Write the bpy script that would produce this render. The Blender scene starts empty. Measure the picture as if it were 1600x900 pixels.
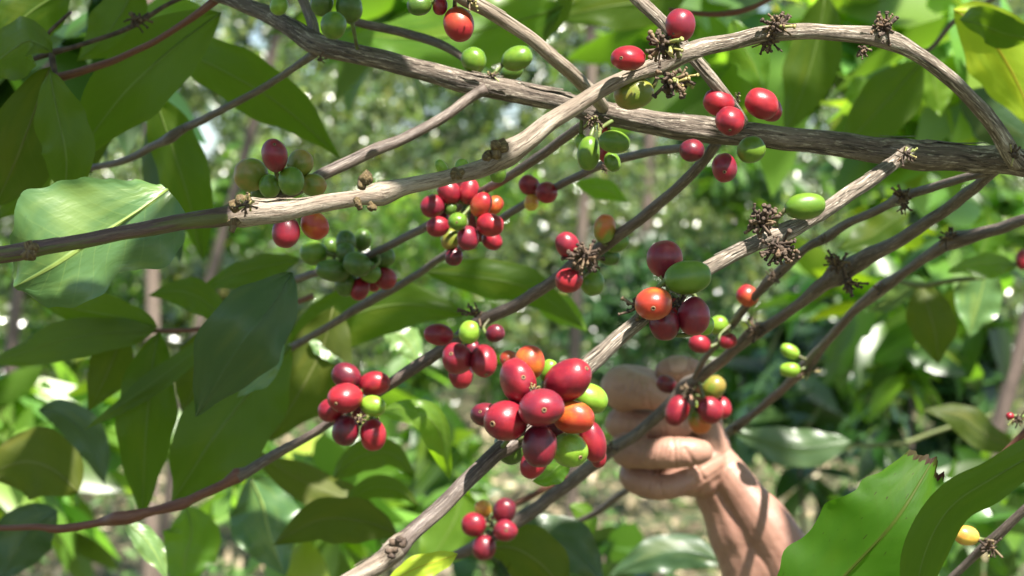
import bpy, math, random
import numpy as np
from mathutils import Vector, Matrix, noise, Quaternion

# ---------------------------------------------------------------- camera, sky, sun, exposure
S = bpy.context.scene
COL = S.collection
CAM = Vector((0, 0, 1.5))
FPX = 800 / math.tan(math.radians(12))          # focal length in photo pixels (24 degree lens)
cd = bpy.data.cameras.new("camera"); cam = bpy.data.objects.new("camera", cd); COL.objects.link(cam)
cam.location = CAM; cam.rotation_euler = (math.radians(90), 0, 0)
cd.sensor_width = 36; cd.lens = 18 / math.tan(math.radians(12))
cd.clip_start = .02; cd.clip_end = 500
cd.dof.use_dof = True; cd.dof.focus_distance = 0.92; cd.dof.aperture_fstop = 21
S.camera = cam

SUN_EL, SUN_AZ = 58.0, 150.0                    # azimuth clockwise from +Y: sun behind the camera, on the right
el, az = math.radians(SUN_EL), math.radians(SUN_AZ)
SUN = Vector((math.sin(az) * math.cos(el), math.cos(az) * math.cos(el), math.sin(el)))   # towards the sun
w = bpy.data.worlds.new("World"); S.world = w; w.use_nodes = True
nt = w.node_tree; bg = nt.nodes["Background"]
sky = nt.nodes.new("ShaderNodeTexSky"); sky.sky_type = 'NISHITA'; sky.sun_disc = False
sky.sun_elevation = el; sky.sun_rotation = az
nt.links.new(sky.outputs[0], bg.inputs[0]); bg.inputs[1].default_value = 0.07
ld = bpy.data.lights.new("sun", 'SUN'); ld.energy = 5.0; ld.angle = math.radians(.53); ld.color = (1, .95, .86)
sun = bpy.data.objects.new("sun", ld); COL.objects.link(sun)
sun.rotation_euler = (-SUN).to_track_quat('-Z', 'Y').to_euler(); sun.location = SUN * 20
S.view_settings.view_transform = 'Standard'; S.view_settings.look = 'None'
S.view_settings.gamma = 1; S.view_settings.use_curve_mapping = False
S.view_settings.exposure = 1.75
S.cycles.max_bounces = 6; S.cycles.diffuse_bounces = 3; S.cycles.glossy_bounces = 2
S.cycles.transmission_bounces = 3; S.cycles.use_denoising = True
S.cycles.sample_clamp_indirect = 4

R = random.Random(11)
NP = np.random.RandomState(5)

def P(px, py, d):
    """a point seen at photo pixel (px, py), d metres in front of the camera"""
    return Vector(((px - 800) * d / FPX, d, 1.5 - (py - 450) * d / FPX))

# ---------------------------------------------------------------- object helpers
def tag(o, label=None, cat=None, group=None, kind=None):
    if label: o['label'] = label
    if cat: o['category'] = cat
    if group: o['group'] = group
    if kind: o['kind'] = kind
    return o
def thing(name, label, cat, loc, group=None):
    o = bpy.data.objects.new(name, None); COL.objects.link(o); o.location = loc; o.empty_display_size = .02
    return tag(o, label, cat, group)
def world_of(o):
    m = Matrix.Identity(4)
    while o is not None:
        m = o.matrix_basis @ m; o = o.parent
    return m
def link(name, me, mats, parent=None, M=None):
    o = bpy.data.objects.new(name, me); COL.objects.link(o)
    for m in (mats if isinstance(mats, (list, tuple)) else [mats]): me.materials.append(m)
    M = M or Matrix.Identity(4)
    if parent is not None:
        o.parent = parent; M = world_of(parent).inverted() @ M
    o.matrix_basis = M
    return o

class MB:
    """collects vertices and faces for one mesh"""
    def __init__(s): s.v = []; s.f = []; s.uv = []; s.mi = []
    def grid(s, rows, uvs, closed=False, mi=0, caps=False):
        n = len(rows[0]); b = len(s.v)
        for r_ in rows: s.v += [tuple(p) for p in r_]
        for i in range(len(rows) - 1):
            for j in range(n if closed else n - 1):
                k = (j + 1) % n
                s.f.append((b + i * n + j, b + i * n + k, b + (i + 1) * n + k, b + (i + 1) * n + j)); s.mi.append(mi)
                u0 = uvs(i, j); u1 = uvs(i, j + 1); u2 = uvs(i + 1, j + 1); u3 = uvs(i + 1, j)
                s.uv.append((u0, u1, u2, u3))
        if caps:
            for i, rev in ((0, True), (len(rows) - 1, False)):
                idx = [b + i * n + j for j in range(n)]
                if rev: idx.reverse()
                s.f.append(tuple(idx)); s.mi.append(mi); s.uv.append(tuple((0, 0) for _ in idx))
    def mesh(s, name, smooth=True):
        me = bpy.data.meshes.new(name); me.from_pydata(s.v, [], s.f)
        ul = me.uv_layers.new(name="UVMap")
        flat = [c for f in s.uv for c in f]
        ul.data.foreach_set("uv", np.array(flat, dtype=np.float32).ravel())
        me.polygons.foreach_set("material_index", s.mi)
        if smooth: me.polygons.foreach_set("use_smooth", [True] * len(me.polygons))
        me.update(); return me

def catmull(pts, step):
    """pts: list of (Vector, radius) -> evenly resampled"""
    out = []
    n = len(pts)
    for i in range(n - 1):
        p0, p1, p2, p3 = pts[max(i - 1, 0)], pts[i], pts[i + 1], pts[min(i + 2, n - 1)]
        k = max(2, int((p2[0] - p1[0]).length / step))
        for j in range(k):
            t = j / k; t2 = t * t; t3 = t2 * t
            f = lambda a, b, c, d: 0.5 * ((2 * b) + (c - a) * t + (2 * a - 5 * b + 4 * c - d) * t2 + (3 * b - a - 3 * c + d) * t3)
            q = f(p0[0], p1[0], p2[0], p3[0])
            r = p1[1] + (p2[1] - p1[1]) * (t * t * (3 - 2 * t))
            out.append((q, r))
    out.append(pts[-1]); return out

def tube(mb, pts, step=.003, nr=16, rough=.0, seed=0, knots=(), mi=0, flat=1.0, uv0=False):
    c = catmull(pts, step)
    T0 = (c[1][0] - c[0][0]).normalized()
    nrm = T0.orthogonal().normalized()
    rows = []; L = 0; ls = []
    for i, (q, r) in enumerate(c):
        T = (c[min(i + 1, len(c) - 1)][0] - c[max(i - 1, 0)][0]).normalized()
        nrm = (nrm - T * nrm.dot(T)).normalized(); bn = T.cross(nrm)
        if i: L += (q - c[i - 1][0]).length
        ls.append(L)
        wob = Vector((noise.noise((L * 55, seed, 0)), noise.noise((L * 55, seed, 9)), noise.noise((L * 55, seed, 18)))) * r * .22 * (rough > 0)
        row = []
        for j in range(nr):
            a = 2 * math.pi * j / nr
            k = 1.0
            if rough:
                k += rough * (1.5 * noise.noise((math.cos(a) * 3.2, math.sin(a) * 3.2, L * 26 + seed * 7)) +
                              .9 * noise.noise((math.cos(a) * 7, math.sin(a) * 7, L * 45 + seed * 3)) +
                              .6 * noise.noise((math.cos(a) * .7, math.sin(a) * .7, L * 90 + seed)))
            row.append(q + wob + (nrm * math.cos(a) + bn * math.sin(a) * flat) * r * k)
        rows.append(row)
    mb.grid(rows, (lambda i, j: (.5, 0)) if uv0 else (lambda i, j: (j / nr, ls[i])), closed=True, mi=mi, caps=True)
    return c

# ---------------------------------------------------------------- materials
def newmat(name):
    m = bpy.data.materials.new(name); m.use_nodes = True
    n = m.node_tree.nodes; l = m.node_tree.links
    return m, n, l, n["Principled BSDF"]
def nd(n, t, **kw):
    o = n.new(t)
    for k, v in kw.items():
        if k.startswith('i_'):
            o.inputs[int(k[2:])].default_value = v
        else: setattr(o, k, v)
    return o
def mathn(n, l, op, a, b=None, c=None, clamp=False):
    o = n.new("ShaderNodeMath"); o.operation = op; o.use_clamp = clamp
    for i, x in enumerate((a, b, c)):
        if x is None: continue
        if isinstance(x, (int, float)): o.inputs[i].default_value = x
        else: l.new(x, o.inputs[i])
    return o.outputs[0]
def mixc(n, l, fac, a, b, mode='MIX'):
    o = n.new("ShaderNodeMix"); o.data_type = 'RGBA'; o.blend_type = mode
    if isinstance(fac, (int, float)): o.inputs[0].default_value = fac
    else: l.new(fac, o.inputs[0])
    for i, x in ((6, a), (7, b)):
        if isinstance(x, (tuple, list)): o.inputs[i].default_value = (*x[:3], 1)
        else: l.new(x, o.inputs[i])
    return o.outputs[2]
def ramp(n, l, src, lo, hi):
    o = n.new("ShaderNodeMapRange"); l.new(src, o.inputs[0])
    o.inputs[1].default_value = lo; o.inputs[2].default_value = hi
    o.interpolation_type = 'SMOOTHSTEP'; return o.outputs[0]

def leaf_mat(name, top, trans, vein=(.25, .36, .08), tw=.42, rough=.34, spec=.5, blotch=.5, bulk=False, dry=None):
    m, n, l, b = newmat(name)
    tc = n.new("ShaderNodeTexCoord"); sx = n.new("ShaderNodeSeparateXYZ"); l.new(tc.outputs['UV'], sx.inputs[0])
    u, v = sx.outputs[0], sx.outputs[1]
    av = mathn(n, l, 'ABSOLUTE', v)
    if bulk:
        at = n.new("ShaderNodeAttribute"); at.attribute_name = "tint"
        base = mixc(n, l, 1.0, top, at.outputs['Color'], 'MULTIPLY')
        tr = mixc(n, l, 1.0, trans, at.outputs['Color'], 'MULTIPLY')
    else:
        no = nd(n, "ShaderNodeTexNoise"); no.inputs['Scale'].default_value = 3; no.inputs['Detail'].default_value = 4
        l.new(tc.outputs['UV'], no.inputs['Vector'])
        oi = n.new("ShaderNodeObjectInfo")
        f = mathn(n, l, 'MULTIPLY', ramp(n, l, no.outputs[0], .35, .65), blotch)
        base = mixc(n, l, f, top, tuple(c * k for c, k in zip(top, (1.5, 1.35, 1.2))))
        hs = n.new("ShaderNodeHueSaturation"); l.new(base, hs.inputs['Color'])
        l.new(mathn(n, l, 'MULTIPLY_ADD', oi.outputs['Random'], .5, .75), hs.inputs['Value'])
        l.new(mathn(n, l, 'MULTIPLY_ADD', oi.outputs['Random'], -.035, .515), hs.inputs['Hue'])
        base = hs.outputs[0]
        # side veins: lines leaving the midrib at a slant
        ph = mathn(n, l, 'FRACT', mathn(n, l, 'MULTIPLY_ADD', u, 10.0, mathn(n, l, 'MULTIPLY', mathn(n, l, 'POWER', av, .8), -2.3)))
        tri = mathn(n, l, 'ABSOLUTE', mathn(n, l, 'SUBTRACT', ph, .5))
        sv = mathn(n, l, 'SUBTRACT', 1.0, ramp(n, l, tri, .0, .07))
        sv2 = mathn(n, l, 'MULTIPLY', sv, mathn(n, l, 'SUBTRACT', 1.0, mathn(n, l, 'MULTIPLY', av, .8)))
        mr = mathn(n, l, 'SUBTRACT', 1.0, ramp(n, l, av, .018, .05))
        vf = mathn(n, l, 'MAXIMUM', mr, mathn(n, l, 'MULTIPLY', sv2, .22))
        base = mixc(n, l, mathn(n, l, 'MULTIPLY', vf, .75), base, vein)
        tr = mixc(n, l, mathn(n, l, 'MULTIPLY', vf, .4), trans, vein)
        if dry:
            nd2 = nd(n, "ShaderNodeTexNoise"); nd2.inputs['Scale'].default_value = 9; l.new(tc.outputs['UV'], nd2.inputs['Vector'])
            edge = ramp(n, l, mathn(n, l, 'ADD', u, mathn(n, l, 'MULTIPLY', nd2.outputs[0], .05)), dry, dry + .012)
            base = mixc(n, l, edge, base, (.05, .02, .01)); tr = mixc(n, l, edge, tr, (.06, .015, .008))
            sp = nd(n, "ShaderNodeTexNoise"); sp.inputs['Scale'].default_value = 16; l.new(tc.outputs['UV'], sp.inputs['Vector'])
            spf = mathn(n, l, 'MULTIPLY', ramp(n, l, sp.outputs[0], .70, .74), .8)
            base = mixc(n, l, spf, base, (.05, .03, .01)); tr = mixc(n, l, spf, tr, (.05, .03, .01))
        m2 = nd(n, "ShaderNodeTexNoise"); m2.inputs['Scale'].default_value = 22; m2.inputs['Detail'].default_value = 3
        vv = n.new("ShaderNodeVectorMath"); vv.operation = 'ADD'; l.new(tc.outputs['UV'], vv.inputs[0]); l.new(oi.outputs['Random'], vv.inputs[1]); l.new(vv.outputs[0], m2.inputs['Vector'])
        base = mixc(n, l, mathn(n, l, 'MULTIPLY', ramp(n, l, m2.outputs[0], .62, .72), .35), base, tuple(c * .45 for c in top))
        m3 = nd(n, "ShaderNodeTexNoise"); m3.inputs['Scale'].default_value = 2.2; l.new(vv.outputs[0], m3.inputs['Vector'])
        base = mixc(n, l, mathn(n, l, 'MULTIPLY', ramp(n, l, m3.outputs[0], .5, .72), .55), base, (top[0] * 2.0 + .01, top[1] * 1.5, top[2]))
        # bump: quilted blade between the veins
        h = mathn(n, l, 'ADD', mathn(n, l, 'MULTIPLY', tri, .16), mathn(n, l, 'MULTIPLY', no.outputs[0], .8))
        h = mathn(n, l, 'SUBTRACT', h, mathn(n, l, 'MULTIPLY', mr, .5))
        bp = n.new("ShaderNodeBump"); bp.inputs['Strength'].default_value = .35; bp.inputs['Distance'].default_value = .002
        l.new(h, bp.inputs['Height']); l.new(bp.outputs[0], b.inputs['Normal'])
    l.new(base, b.inputs['Base Color']); b.inputs['Roughness'].default_value = rough
    b.inputs['Specular IOR Level'].default_value = spec
    tb = n.new("ShaderNodeBsdfTranslucent"); l.new(tr, tb.inputs[0])
    mx = n.new("ShaderNodeMixShader"); mx.inputs[0].default_value = tw
    l.new(b.outputs[0], mx.inputs[1]); l.new(tb.outputs[0], mx.inputs[2])
    l.new(mx.outputs[0], n["Material Output"].inputs[0])
    return m

def bark_mat(name, a, b_, c, rough=.75, gloss=False, green=None, scale=1.0, bump=.6):
    m, n, l, b = newmat(name)
    tc = n.new("ShaderNodeTexCoord"); sx = n.new("ShaderNodeSeparateXYZ"); l.new(tc.outputs['UV'], sx.inputs[0])
    ang = mathn(n, l, 'MULTIPLY', sx.outputs[0], 2 * math.pi)
    cx = n.new("ShaderNodeCombineXYZ")
    l.new(mathn(n, l, 'COSINE', ang), cx.inputs[0]); l.new(mathn(n, l, 'SINE', ang), cx.inputs[1])
    l.new(mathn(n, l, 'MULTIPLY', sx.outputs[1], 34.0 * scale), cx.inputs[2])
    def no(s, d, v=cx.outputs[0]):
        o = nd(n, "ShaderNodeTexNoise"); o.inputs['Scale'].default_value = s; o.inputs['Detail'].default_value = d
        o.inputs['Roughness'].default_value = .62; l.new(v, o.inputs['Vector']); return o.outputs[0]
    n1 = no(1.1, 5); n2 = no(4.5, 6); n3 = no(13, 3)
    col = mixc(n, l, ramp(n, l, n1, .38, .62), a, b_)
    col = mixc(n, l, mathn(n, l, 'MULTIPLY', ramp(n, l, n2, .53, .64), .9), col, c)
    col = mixc(n, l, mathn(n, l, 'MULTIPLY', ramp(n, l, n3, .56, .62), .45), col, tuple(x * .3 for x in a))
    cz = n.new("ShaderNodeCombineXYZ")
    l.new(mathn(n, l, 'COSINE', ang), cz.inputs[0]); l.new(mathn(n, l, 'SINE', ang), cz.inputs[1]); l.new(mathn(n, l, 'MULTIPLY', sx.outputs[1], 8.0 * scale), cz.inputs[2])
    n5 = no(3.4, 2, cz.outputs[0]); crack = mathn(n, l, 'SUBTRACT', 1.0, ramp(n, l, mathn(n, l, 'ABSOLUTE', mathn(n, l, 'SUBTRACT', n5, .5)), .006, .028))
    cs = 0.85 if rough > .6 else 0.35
    col = mixc(n, l, mathn(n, l, 'MULTIPLY', crack, cs), col, tuple(x * .22 for x in a))
    if green:
        gm = n.new("ShaderNodeNewGeometry"); gs = n.new("ShaderNodeSeparateXYZ")
        n4 = no(.6, 2)
        col = mixc(n, l, mathn(n, l, 'MULTIPLY', ramp(n, l, n4, .5, .6), .8), col, green)
    l.new(col, b.inputs['Base Color']); b.inputs['Roughness'].default_value = rough
    b.inputs['Specular IOR Level'].default_value = .35
    h = mathn(n, l, 'SUBTRACT', mathn(n, l, 'ADD', n2, mathn(n, l, 'MULTIPLY', n3, .5)), mathn(n, l, 'MULTIPLY', crack, .5))
    bp = n.new("ShaderNodeBump"); bp.inputs['Strength'].default_value = bump; bp.inputs['Distance'].default_value = .0016
    l.new(h, bp.inputs['Height']); l.new(bp.outputs[0], b.inputs['Normal'])
    return m

def cherry_mat(name, a, b_, tipc=None, mix=.5, rough=.34):
    """a, b_: blotched skin colours; tipc: colour towards the tip"""
    m, n, l, b = newmat(name)
    tc = n.new("ShaderNodeTexCoord"); oi = n.new("ShaderNodeObjectInfo")
    mp = n.new("ShaderNodeVectorMath"); mp.operation = 'ADD'; l.new(tc.outputs['Generated'], mp.inputs[0])
    cb = n.new("ShaderNodeCombineXYZ"); l.new(mathn(n, l, 'MULTIPLY', oi.outputs['Random'], 37.0), cb.inputs[0]); l.new(cb.outputs[0], mp.inputs[1])
    def no(s, d):
        o = nd(n, "ShaderNodeTexNoise"); o.inputs['Scale'].default_value = s; o.inputs['Detail'].default_value = d
        l.new(mp.outputs[0], o.inputs['Vector']); return o.outputs[0]
    big = no(1.9, 4)
    col = mixc(n, l, ramp(n, l, big, .40, .60), a, b_)
    if tipc:
        sz = n.new("ShaderNodeSeparateXYZ"); l.new(tc.outputs['Generated'], sz.inputs[0])
        g = mathn(n, l, 'ADD', sz.outputs[2], mathn(n, l, 'MULTIPLY', mathn(n, l, 'SUBTRACT', big, .5), 1.2))
        col = mixc(n, l, mathn(n, l, 'MULTIPLY', ramp(n, l, g, mix - .3, mix + .3), 1.0), col, tipc)
    vo = n.new("ShaderNodeTexVoronoi"); vo.inputs['Scale'].default_value = 17; l.new(mp.outputs[0], vo.inputs['Vector'])
    spk = mathn(n, l, 'SUBTRACT', 1.0, ramp(n, l, vo.outputs['Distance'], .06, .16))
    col = mixc(n, l, mathn(n, l, 'MULTIPLY', spk, .22), col, tuple(min(1, x * 1.6 + .08) for x in a))
    fine = no(30, 3)
    col = mixc(n, l, mathn(n, l, 'MULTIPLY', ramp(n, l, fine, .5, .75), .25), col, tuple(x * .55 for x in a))
    l.new(col, b.inputs['Base Color'])
    l.new(mathn(n, l, 'MULTIPLY_ADD', fine, .25, rough - .1), b.inputs['Roughness'])
    b.inputs['Specular IOR Level'].default_value = .42
    b.inputs['Coat Weight'].default_value = .15; b.inputs['Coat Roughness'].default_value = .18
    b.inputs['Subsurface Weight'].default_value = .18; b.inputs['Subsurface Radius'].default_value = (1, .35, .2); b.inputs['Subsurface Scale'].default_value = .003
    bp = n.new("ShaderNodeBump"); bp.inputs['Strength'].default_value = .12; bp.inputs['Distance'].default_value = .0006
    l.new(fine, bp.inputs['Height']); l.new(bp.outputs[0], b.inputs['Normal'])
    return m

def plain(name, a, rough=.7, var=.4, scale=40, b2=None, bump=.3):
    m, n, l, b = newmat(name)
    tc = n.new("ShaderNodeTexCoord"); no = nd(n, "ShaderNodeTexNoise"); no.inputs['Scale'].default_value = scale; no.inputs['Detail'].default_value = 5
    l.new(tc.outputs['Object'], no.inputs['Vector'])
    c = mixc(n, l, ramp(n, l, no.outputs[0], .35, .65), a, b2 or tuple(x * (1 - var) for x in a))
    l.new(c, b.inputs['Base Color']); b.inputs['Roughness'].default_value = rough
    bp = n.new("ShaderNodeBump"); bp.inputs['Strength'].default_value = bump; bp.inputs['Distance'].default_value = .3 / scale
    l.new(no.outputs[0], bp.inputs['Height']); l.new(bp.outputs[0], b.inputs['Normal'])
    return m

M = {}
M['leaf'] = leaf_mat('leaf_green', (.044, .078, .008), (.19, .34, .008), vein=(.20, .28, .07), rough=.45, spec=.35, tw=.5)
M['leaf_dark'] = leaf_mat('leaf_dark_glossy', (.040, .080, .032), (.09, .20, .025), vein=(.07, .13, .05), tw=.25, rough=.38)
M['leaf_olive'] = leaf_mat('leaf_olive_underside', (.052, .072, .010), (.18, .27, .010), vein=(.20, .22, .07), tw=.45, rough=.55, spec=.25)
M['leaf_lit'] = leaf_mat('leaf_sunlit', (.075, .16, .02), (.28, .52, .01), tw=.5, rough=.36)  # lighter copy of the leaf green, sunlight put into the colour
M['leaf_yellow'] = leaf_mat('leaf_yellowing', (.28, .40, .03), (.62, .78, .02), vein=(.5, .3, .03), tw=.5)
M['leaf_pale'] = leaf_mat('leaf_waxy', (.085, .17, .050), (.10, .24, .02), vein=(.32, .42, .10), tw=.2, rough=.34, spec=.7, blotch=.35)
M['leaf_mid'] = leaf_mat('leaf_mid_green', (.048, .088, .012), (.17, .31, .010), vein=(.18, .26, .06), tw=.5, rough=.5, spec=.3)
M['leaf_big'] = leaf_mat('leaf_broken_tip', (.036, .105, .010), (.15, .38, .007), vein=(.10, .11, .02), tw=.6, dry=.988, rough=.55, spec=.2)
M['bark_old'] = bark_mat('bark_peeling_grey', (.14, .108, .082), (.27, .22, .175), (.56, .50, .42))
M['bark_main'] = bark_mat('bark_stem_brown', (.11, .082, .064), (.19, .15, .12), (.42, .36, .29))
M['bark_tan'] = bark_mat('bark_tan', (.21, .16, .12), (.36, .30, .235), (.11, .075, .052), rough=.55, bump=.45)
M['bark_young'] = bark_mat('bark_young_brown', (.085, .062, .052), (.145, .112, .094), (.25, .205, .17), rough=.5, bump=.3)
M['bark_purple'] = bark_mat('bark_purple', (.075, .042, .038), (.11, .068, .058), (.16, .11, .08), rough=.4, green=(.10, .12, .03), bump=.3)
M['bark_red'] = bark_mat('bark_red', (.14, .05, .03), (.18, .08, .05), (.10, .04, .03), rough=.5, bump=.2)
M['bark_mottled'] = bark_mat('bark_node_tan', (.11, .07, .035), (.20, .14, .06), (.34, .28, .14), rough=.6)
M['twig_green'] = bark_mat('twig_green', (.10, .13, .04), (.14, .16, .05), (.18, .17, .08), rough=.5, bump=.2)
M['husk'] = plain('dry_husk', (.040, .024, .017), .8, b2=(.10, .065, .042), scale=300)
M['husk_tan'] = plain('dry_husk_tan', (.17, .12, .065), .7, b2=(.12, .07, .04), scale=260)
M['bud'] = plain('green_bud', (.22, .26, .07), .5, b2=(.30, .24, .09), scale=200)
M['stalk'] = plain('fruit_stalk', (.12, .17, .04), .5, b2=(.08, .07, .03), scale=200)
M['navel'] = plain('fruit_scar', (.26, .15, .07), .6, scale=500)
M['navel_in'] = plain('fruit_scar_centre', (.03, .02, .012), .7, scale=500)
C = {
 'R': cherry_mat('cherry_red', (.27, .013, .024), (.17, .008, .020)),
 'r': cherry_mat('cherry_bright_red', (.32, .016, .024), (.21, .009, .020)),
 'D': cherry_mat('cherry_dark', (.085, .009, .020), (.16, .009, .020)),
 'P': cherry_mat('cherry_plum', (.16, .014, .030), (.23, .012, .026)),
 'O': cherry_mat('cherry_orange', (.46, .12, .018), (.40, .05, .018), tipc=(.36, .035, .018), mix=.72),
 'o': cherry_mat('cherry_red_orange', (.38, .045, .022), (.46, .10, .03), tipc=(.27, .012, .02), mix=.6),
 'G': cherry_mat('cherry_green', (.085, .17, .014), (.12, .21, .018)),
 'g': cherry_mat('cherry_dark_green', (.05, .10, .012), (.075, .14, .018)),
 'L': cherry_mat('cherry_light_green', (.20, .34, .03), (.15, .27, .02)),
 'Y': cherry_mat('cherry_yellow_green', (.13, .18, .020), (.19, .19, .028), tipc=(.26, .17, .035), mix=.8),
 'W': cherry_mat('cherry_yellow', (.58, .38, .06), (.52, .22, .04)),
 'M': cherry_mat('cherry_half_ripe', (.17, .26, .04), (.24, .26, .04), tipc=(.50, .12, .03), mix=.55),
}

# ---------------------------------------------------------------- plant parts
def make_leaf(name, mid, W, mat, parent=None, roll=0, fold=.17, wave=.11, wl=None, wr=None, nu=26, nv=6, droop=0, seed=None, notch=None, pet=None, ragged=0):
    """mid: [(px,py,d)...] base -> tip; W: full width in photo pixels at the middle"""
    rr = random.Random(seed if seed is not None else len(bpy.data.objects))
    pts = [(P(*p), 0) for p in mid]
    c = catmull(pts, .004)
    L = [0]
    for i in range(1, len(c)): L.append(L[-1] + (c[i][0] - c[i - 1][0]).length)
    tot = L[-1]
    def at(u):
        s = u * tot
        for i in range(1, len(c)):
            if L[i] >= s:
                t = (s - L[i - 1]) / max(L[i] - L[i - 1], 1e-9); return c[i - 1][0].lerp(c[i][0], t)
        return c[-1][0].copy()
    dm = sum(p[2] for p in mid) / len(mid)
    hw = W / 2 * dm / FPX / max(.3, math.cos(math.radians(roll)))
    def prof(u, arr):
        if arr:
            x = u * (len(arr) - 1); i = min(int(x), len(arr) - 2); t = x - i; t = t * t * (3 - 2 * t)
            return arr[i] * (1 - t) + arr[i + 1] * t
        a = math.sin(math.pi * min(1, u) ** .86) ** .85 if 0 < u < 1 else 0
        return a * (1 - .28 * max(0, u - .6) / .4)
    rows = []; ph = rr.uniform(0, 6); fq = rr.uniform(9, 14)
    for i in range(nu + 1):
        u = i / nu; q = at(u); T = (at(min(1, u + .02)) - at(max(0, u - .02))).normalized()
        view = (q - CAM).normalized()
        lat = T.cross(view)
        if lat.length < 1e-3: lat = Vector((1, 0, 0))
        lat.normalize(); lat = Quaternion(T, math.radians(roll)) @ lat
        nr = lat.cross(T).normalized()
        row = []
        for j in range(-nv, nv + 1):
            v = j / nv; arr = wl if v < 0 else wr
            h = hw * prof(u, arr) * (1 + .045 * math.sin(u * fq * 1.7 + ph + v) * abs(v))
            if notch: h *= 1 + notch * noise.noise((u * 9, (v > 0) * 5, 3.3)) * abs(v)
            off = abs(v) * h
            z = fold * off + wave * hw * (abs(v) ** 1.6) * (math.sin(u * fq + ph + (1.3 if v > 0 else 0)) + .5 * math.sin(u * fq * 2.3 + ph * 2 + v * 2)) + .10 * hw * noise.noise((u * 2.5, v * 1.5, ph)) + droop * off * off / max(hw, 1e-6)
            rg = T * (ragged * tot * noise.noise((v * 3.1, 7.7, 0)) + ragged * tot * .6 * noise.noise((v * 6, 1.7, 0))) * max(0, (u - .8) / .2) if ragged else Vector()
            row.append(q + lat * v * h + nr * z + rg)
        rows.append(row)
    mb = MB()
    mb.grid(rows, lambda i, j: (i / nu, (j - nv) / nv))
    # a raised midrib and a short stalk under the blade
    rib = [(at(u), hw * .024 * (1.15 - u)) for u in (0, .2, .4, .6, .8, .97)]
    tube(mb, rib, step=.01, nr=6, uv0=True)
    if pet: tube(mb, [(P(*pet), hw * .045), (at(0), hw * .045)], step=.01, nr=6)
    return link(name, mb.mesh(name), mat, parent)

def make_cherry(br, line, cx, cy, lw, sw, kind, d, ang=None, tip=None, navel=False, label=None, stalk=True, point=0):
    """lw x sw: apparent size in pixels; ang: direction of the tip in the picture (degrees, up = 90)"""
    lw *= 1.10; sw *= 1.10
    c = P(cx, cy, d); a = lw / 2 * d / FPX; b = sw / 2 * d / FPX; b1 = b; e1 = None
    if tip:
        ox, oy = (tip[0] - cx) * d / FPX, -(tip[1] - cy) * d / FPX
        s = min(.97, math.hypot(ox, oy) / a); h = math.hypot(ox, oy) or 1
        if s < .66:                              # seen end on: the section is a little wider one way
            b1 = a; a = a * 1.06; s = s / 1.06
            g = math.radians(ang or 0); e1 = Vector((math.cos(g), 0, math.sin(g)))
        ax = Vector((ox / h * s, -math.sqrt(1 - s * s), oy / h * s)); navel = True
    else:
        ang = R.uniform(-100, -80) if ang is None else ang
        t = R.uniform(-.35, .15)
        ax = Vector((math.cos(math.radians(ang)) * math.cos(t), math.sin(t), math.sin(math.radians(ang)) * math.cos(t)))
    ax.normalize()
    mb = MB(); nu, nv = 20, 26; rows = []
    sq = R.uniform(.93, 1.0); sd = R.uniform(0, 99)
    for i in range(nu + 1):
        th = math.pi * i / nu
        z = -math.cos(th); r = math.sin(th)
        r = r ** .93
        z = z * (1 + point * max(0, z) ** 6)
        if z > .9 and not point: z -= (z - .9) * .35 * (1 - r)
        if i == nu: z -= .03 if not point else 0
        row = []
        for j in range(nv):
            p = 2 * math.pi * j / nv
            k = 1 + .075 * noise.noise((math.cos(p) * .9 + sd, math.sin(p) * .9, z * .9)) + .02 * noise.noise((math.cos(p) * 3 + sd, math.sin(p) * 3, z * 3))
            # a faint seam where the two beans meet
            k -= .022 * math.exp(-(math.sin(p) / .16) ** 2) * (r ** .5)
            row.append((math.cos(p) * r * b1 * k, math.sin(p) * r * b * k * sq, z * a))
        rows.append(row)
    mb.grid(rows, lambda i, j: (j / nv, i / nu), closed=True)
    q = Vector((0, 0, 1)).rotation_difference(ax)
    rot = (q @ Quaternion((0, 0, 1), R.uniform(0, 6.28))).to_matrix()
    if e1:
        X = (e1 - ax * e1.dot(ax)).normalized(); Y = ax.cross(X); rot = Matrix((X, Y, ax)).transposed()
    MX = Matrix.Translation(c) @ rot.to_4x4()
    o = link('cherry', mb.mesh('cherry'), C[kind], br, MX)
    if label: o['label'] = label
    if navel:
        nb = MB(); rn = b * R.uniform(.10, .15)
        prof = [(0.05, -.02), (.45, -.02), (.55, .05), (.8, .075), (1.0, .05), (1.15, -.06)]
        rws = [[(math.cos(t) * rn * x, math.sin(t) * rn * x, a * .955 + y * b * .7) for t in [k * math.pi / 6 for k in range(12)]] for x, y in prof]
        nb.grid(rws[:3], lambda i, j: (0, 0), closed=True, mi=1); nb.grid(rws[2:], lambda i, j: (0, 0), closed=True, mi=0)
        no = link('navel', nb.mesh('navel'), [M['navel'], M['navel_in']], o, MX)
    if stalk and line:
        base = c - ax * a * .96
        q0 = min((p for p, r in line), key=lambda p: (p - base).length)
        dist = (q0 - base).length
        if dist < .023:
            sb = MB(); m_ = base.lerp(q0, .45) - ax * min(dist * .3, .003)
            tube(sb, [(base + ax * a * .05, .0010), (m_, .0008), (q0, .0010)], step=.002, nr=7)
            link('stalk', sb.mesh('stalk'), M['stalk'], o)
    return o

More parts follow.
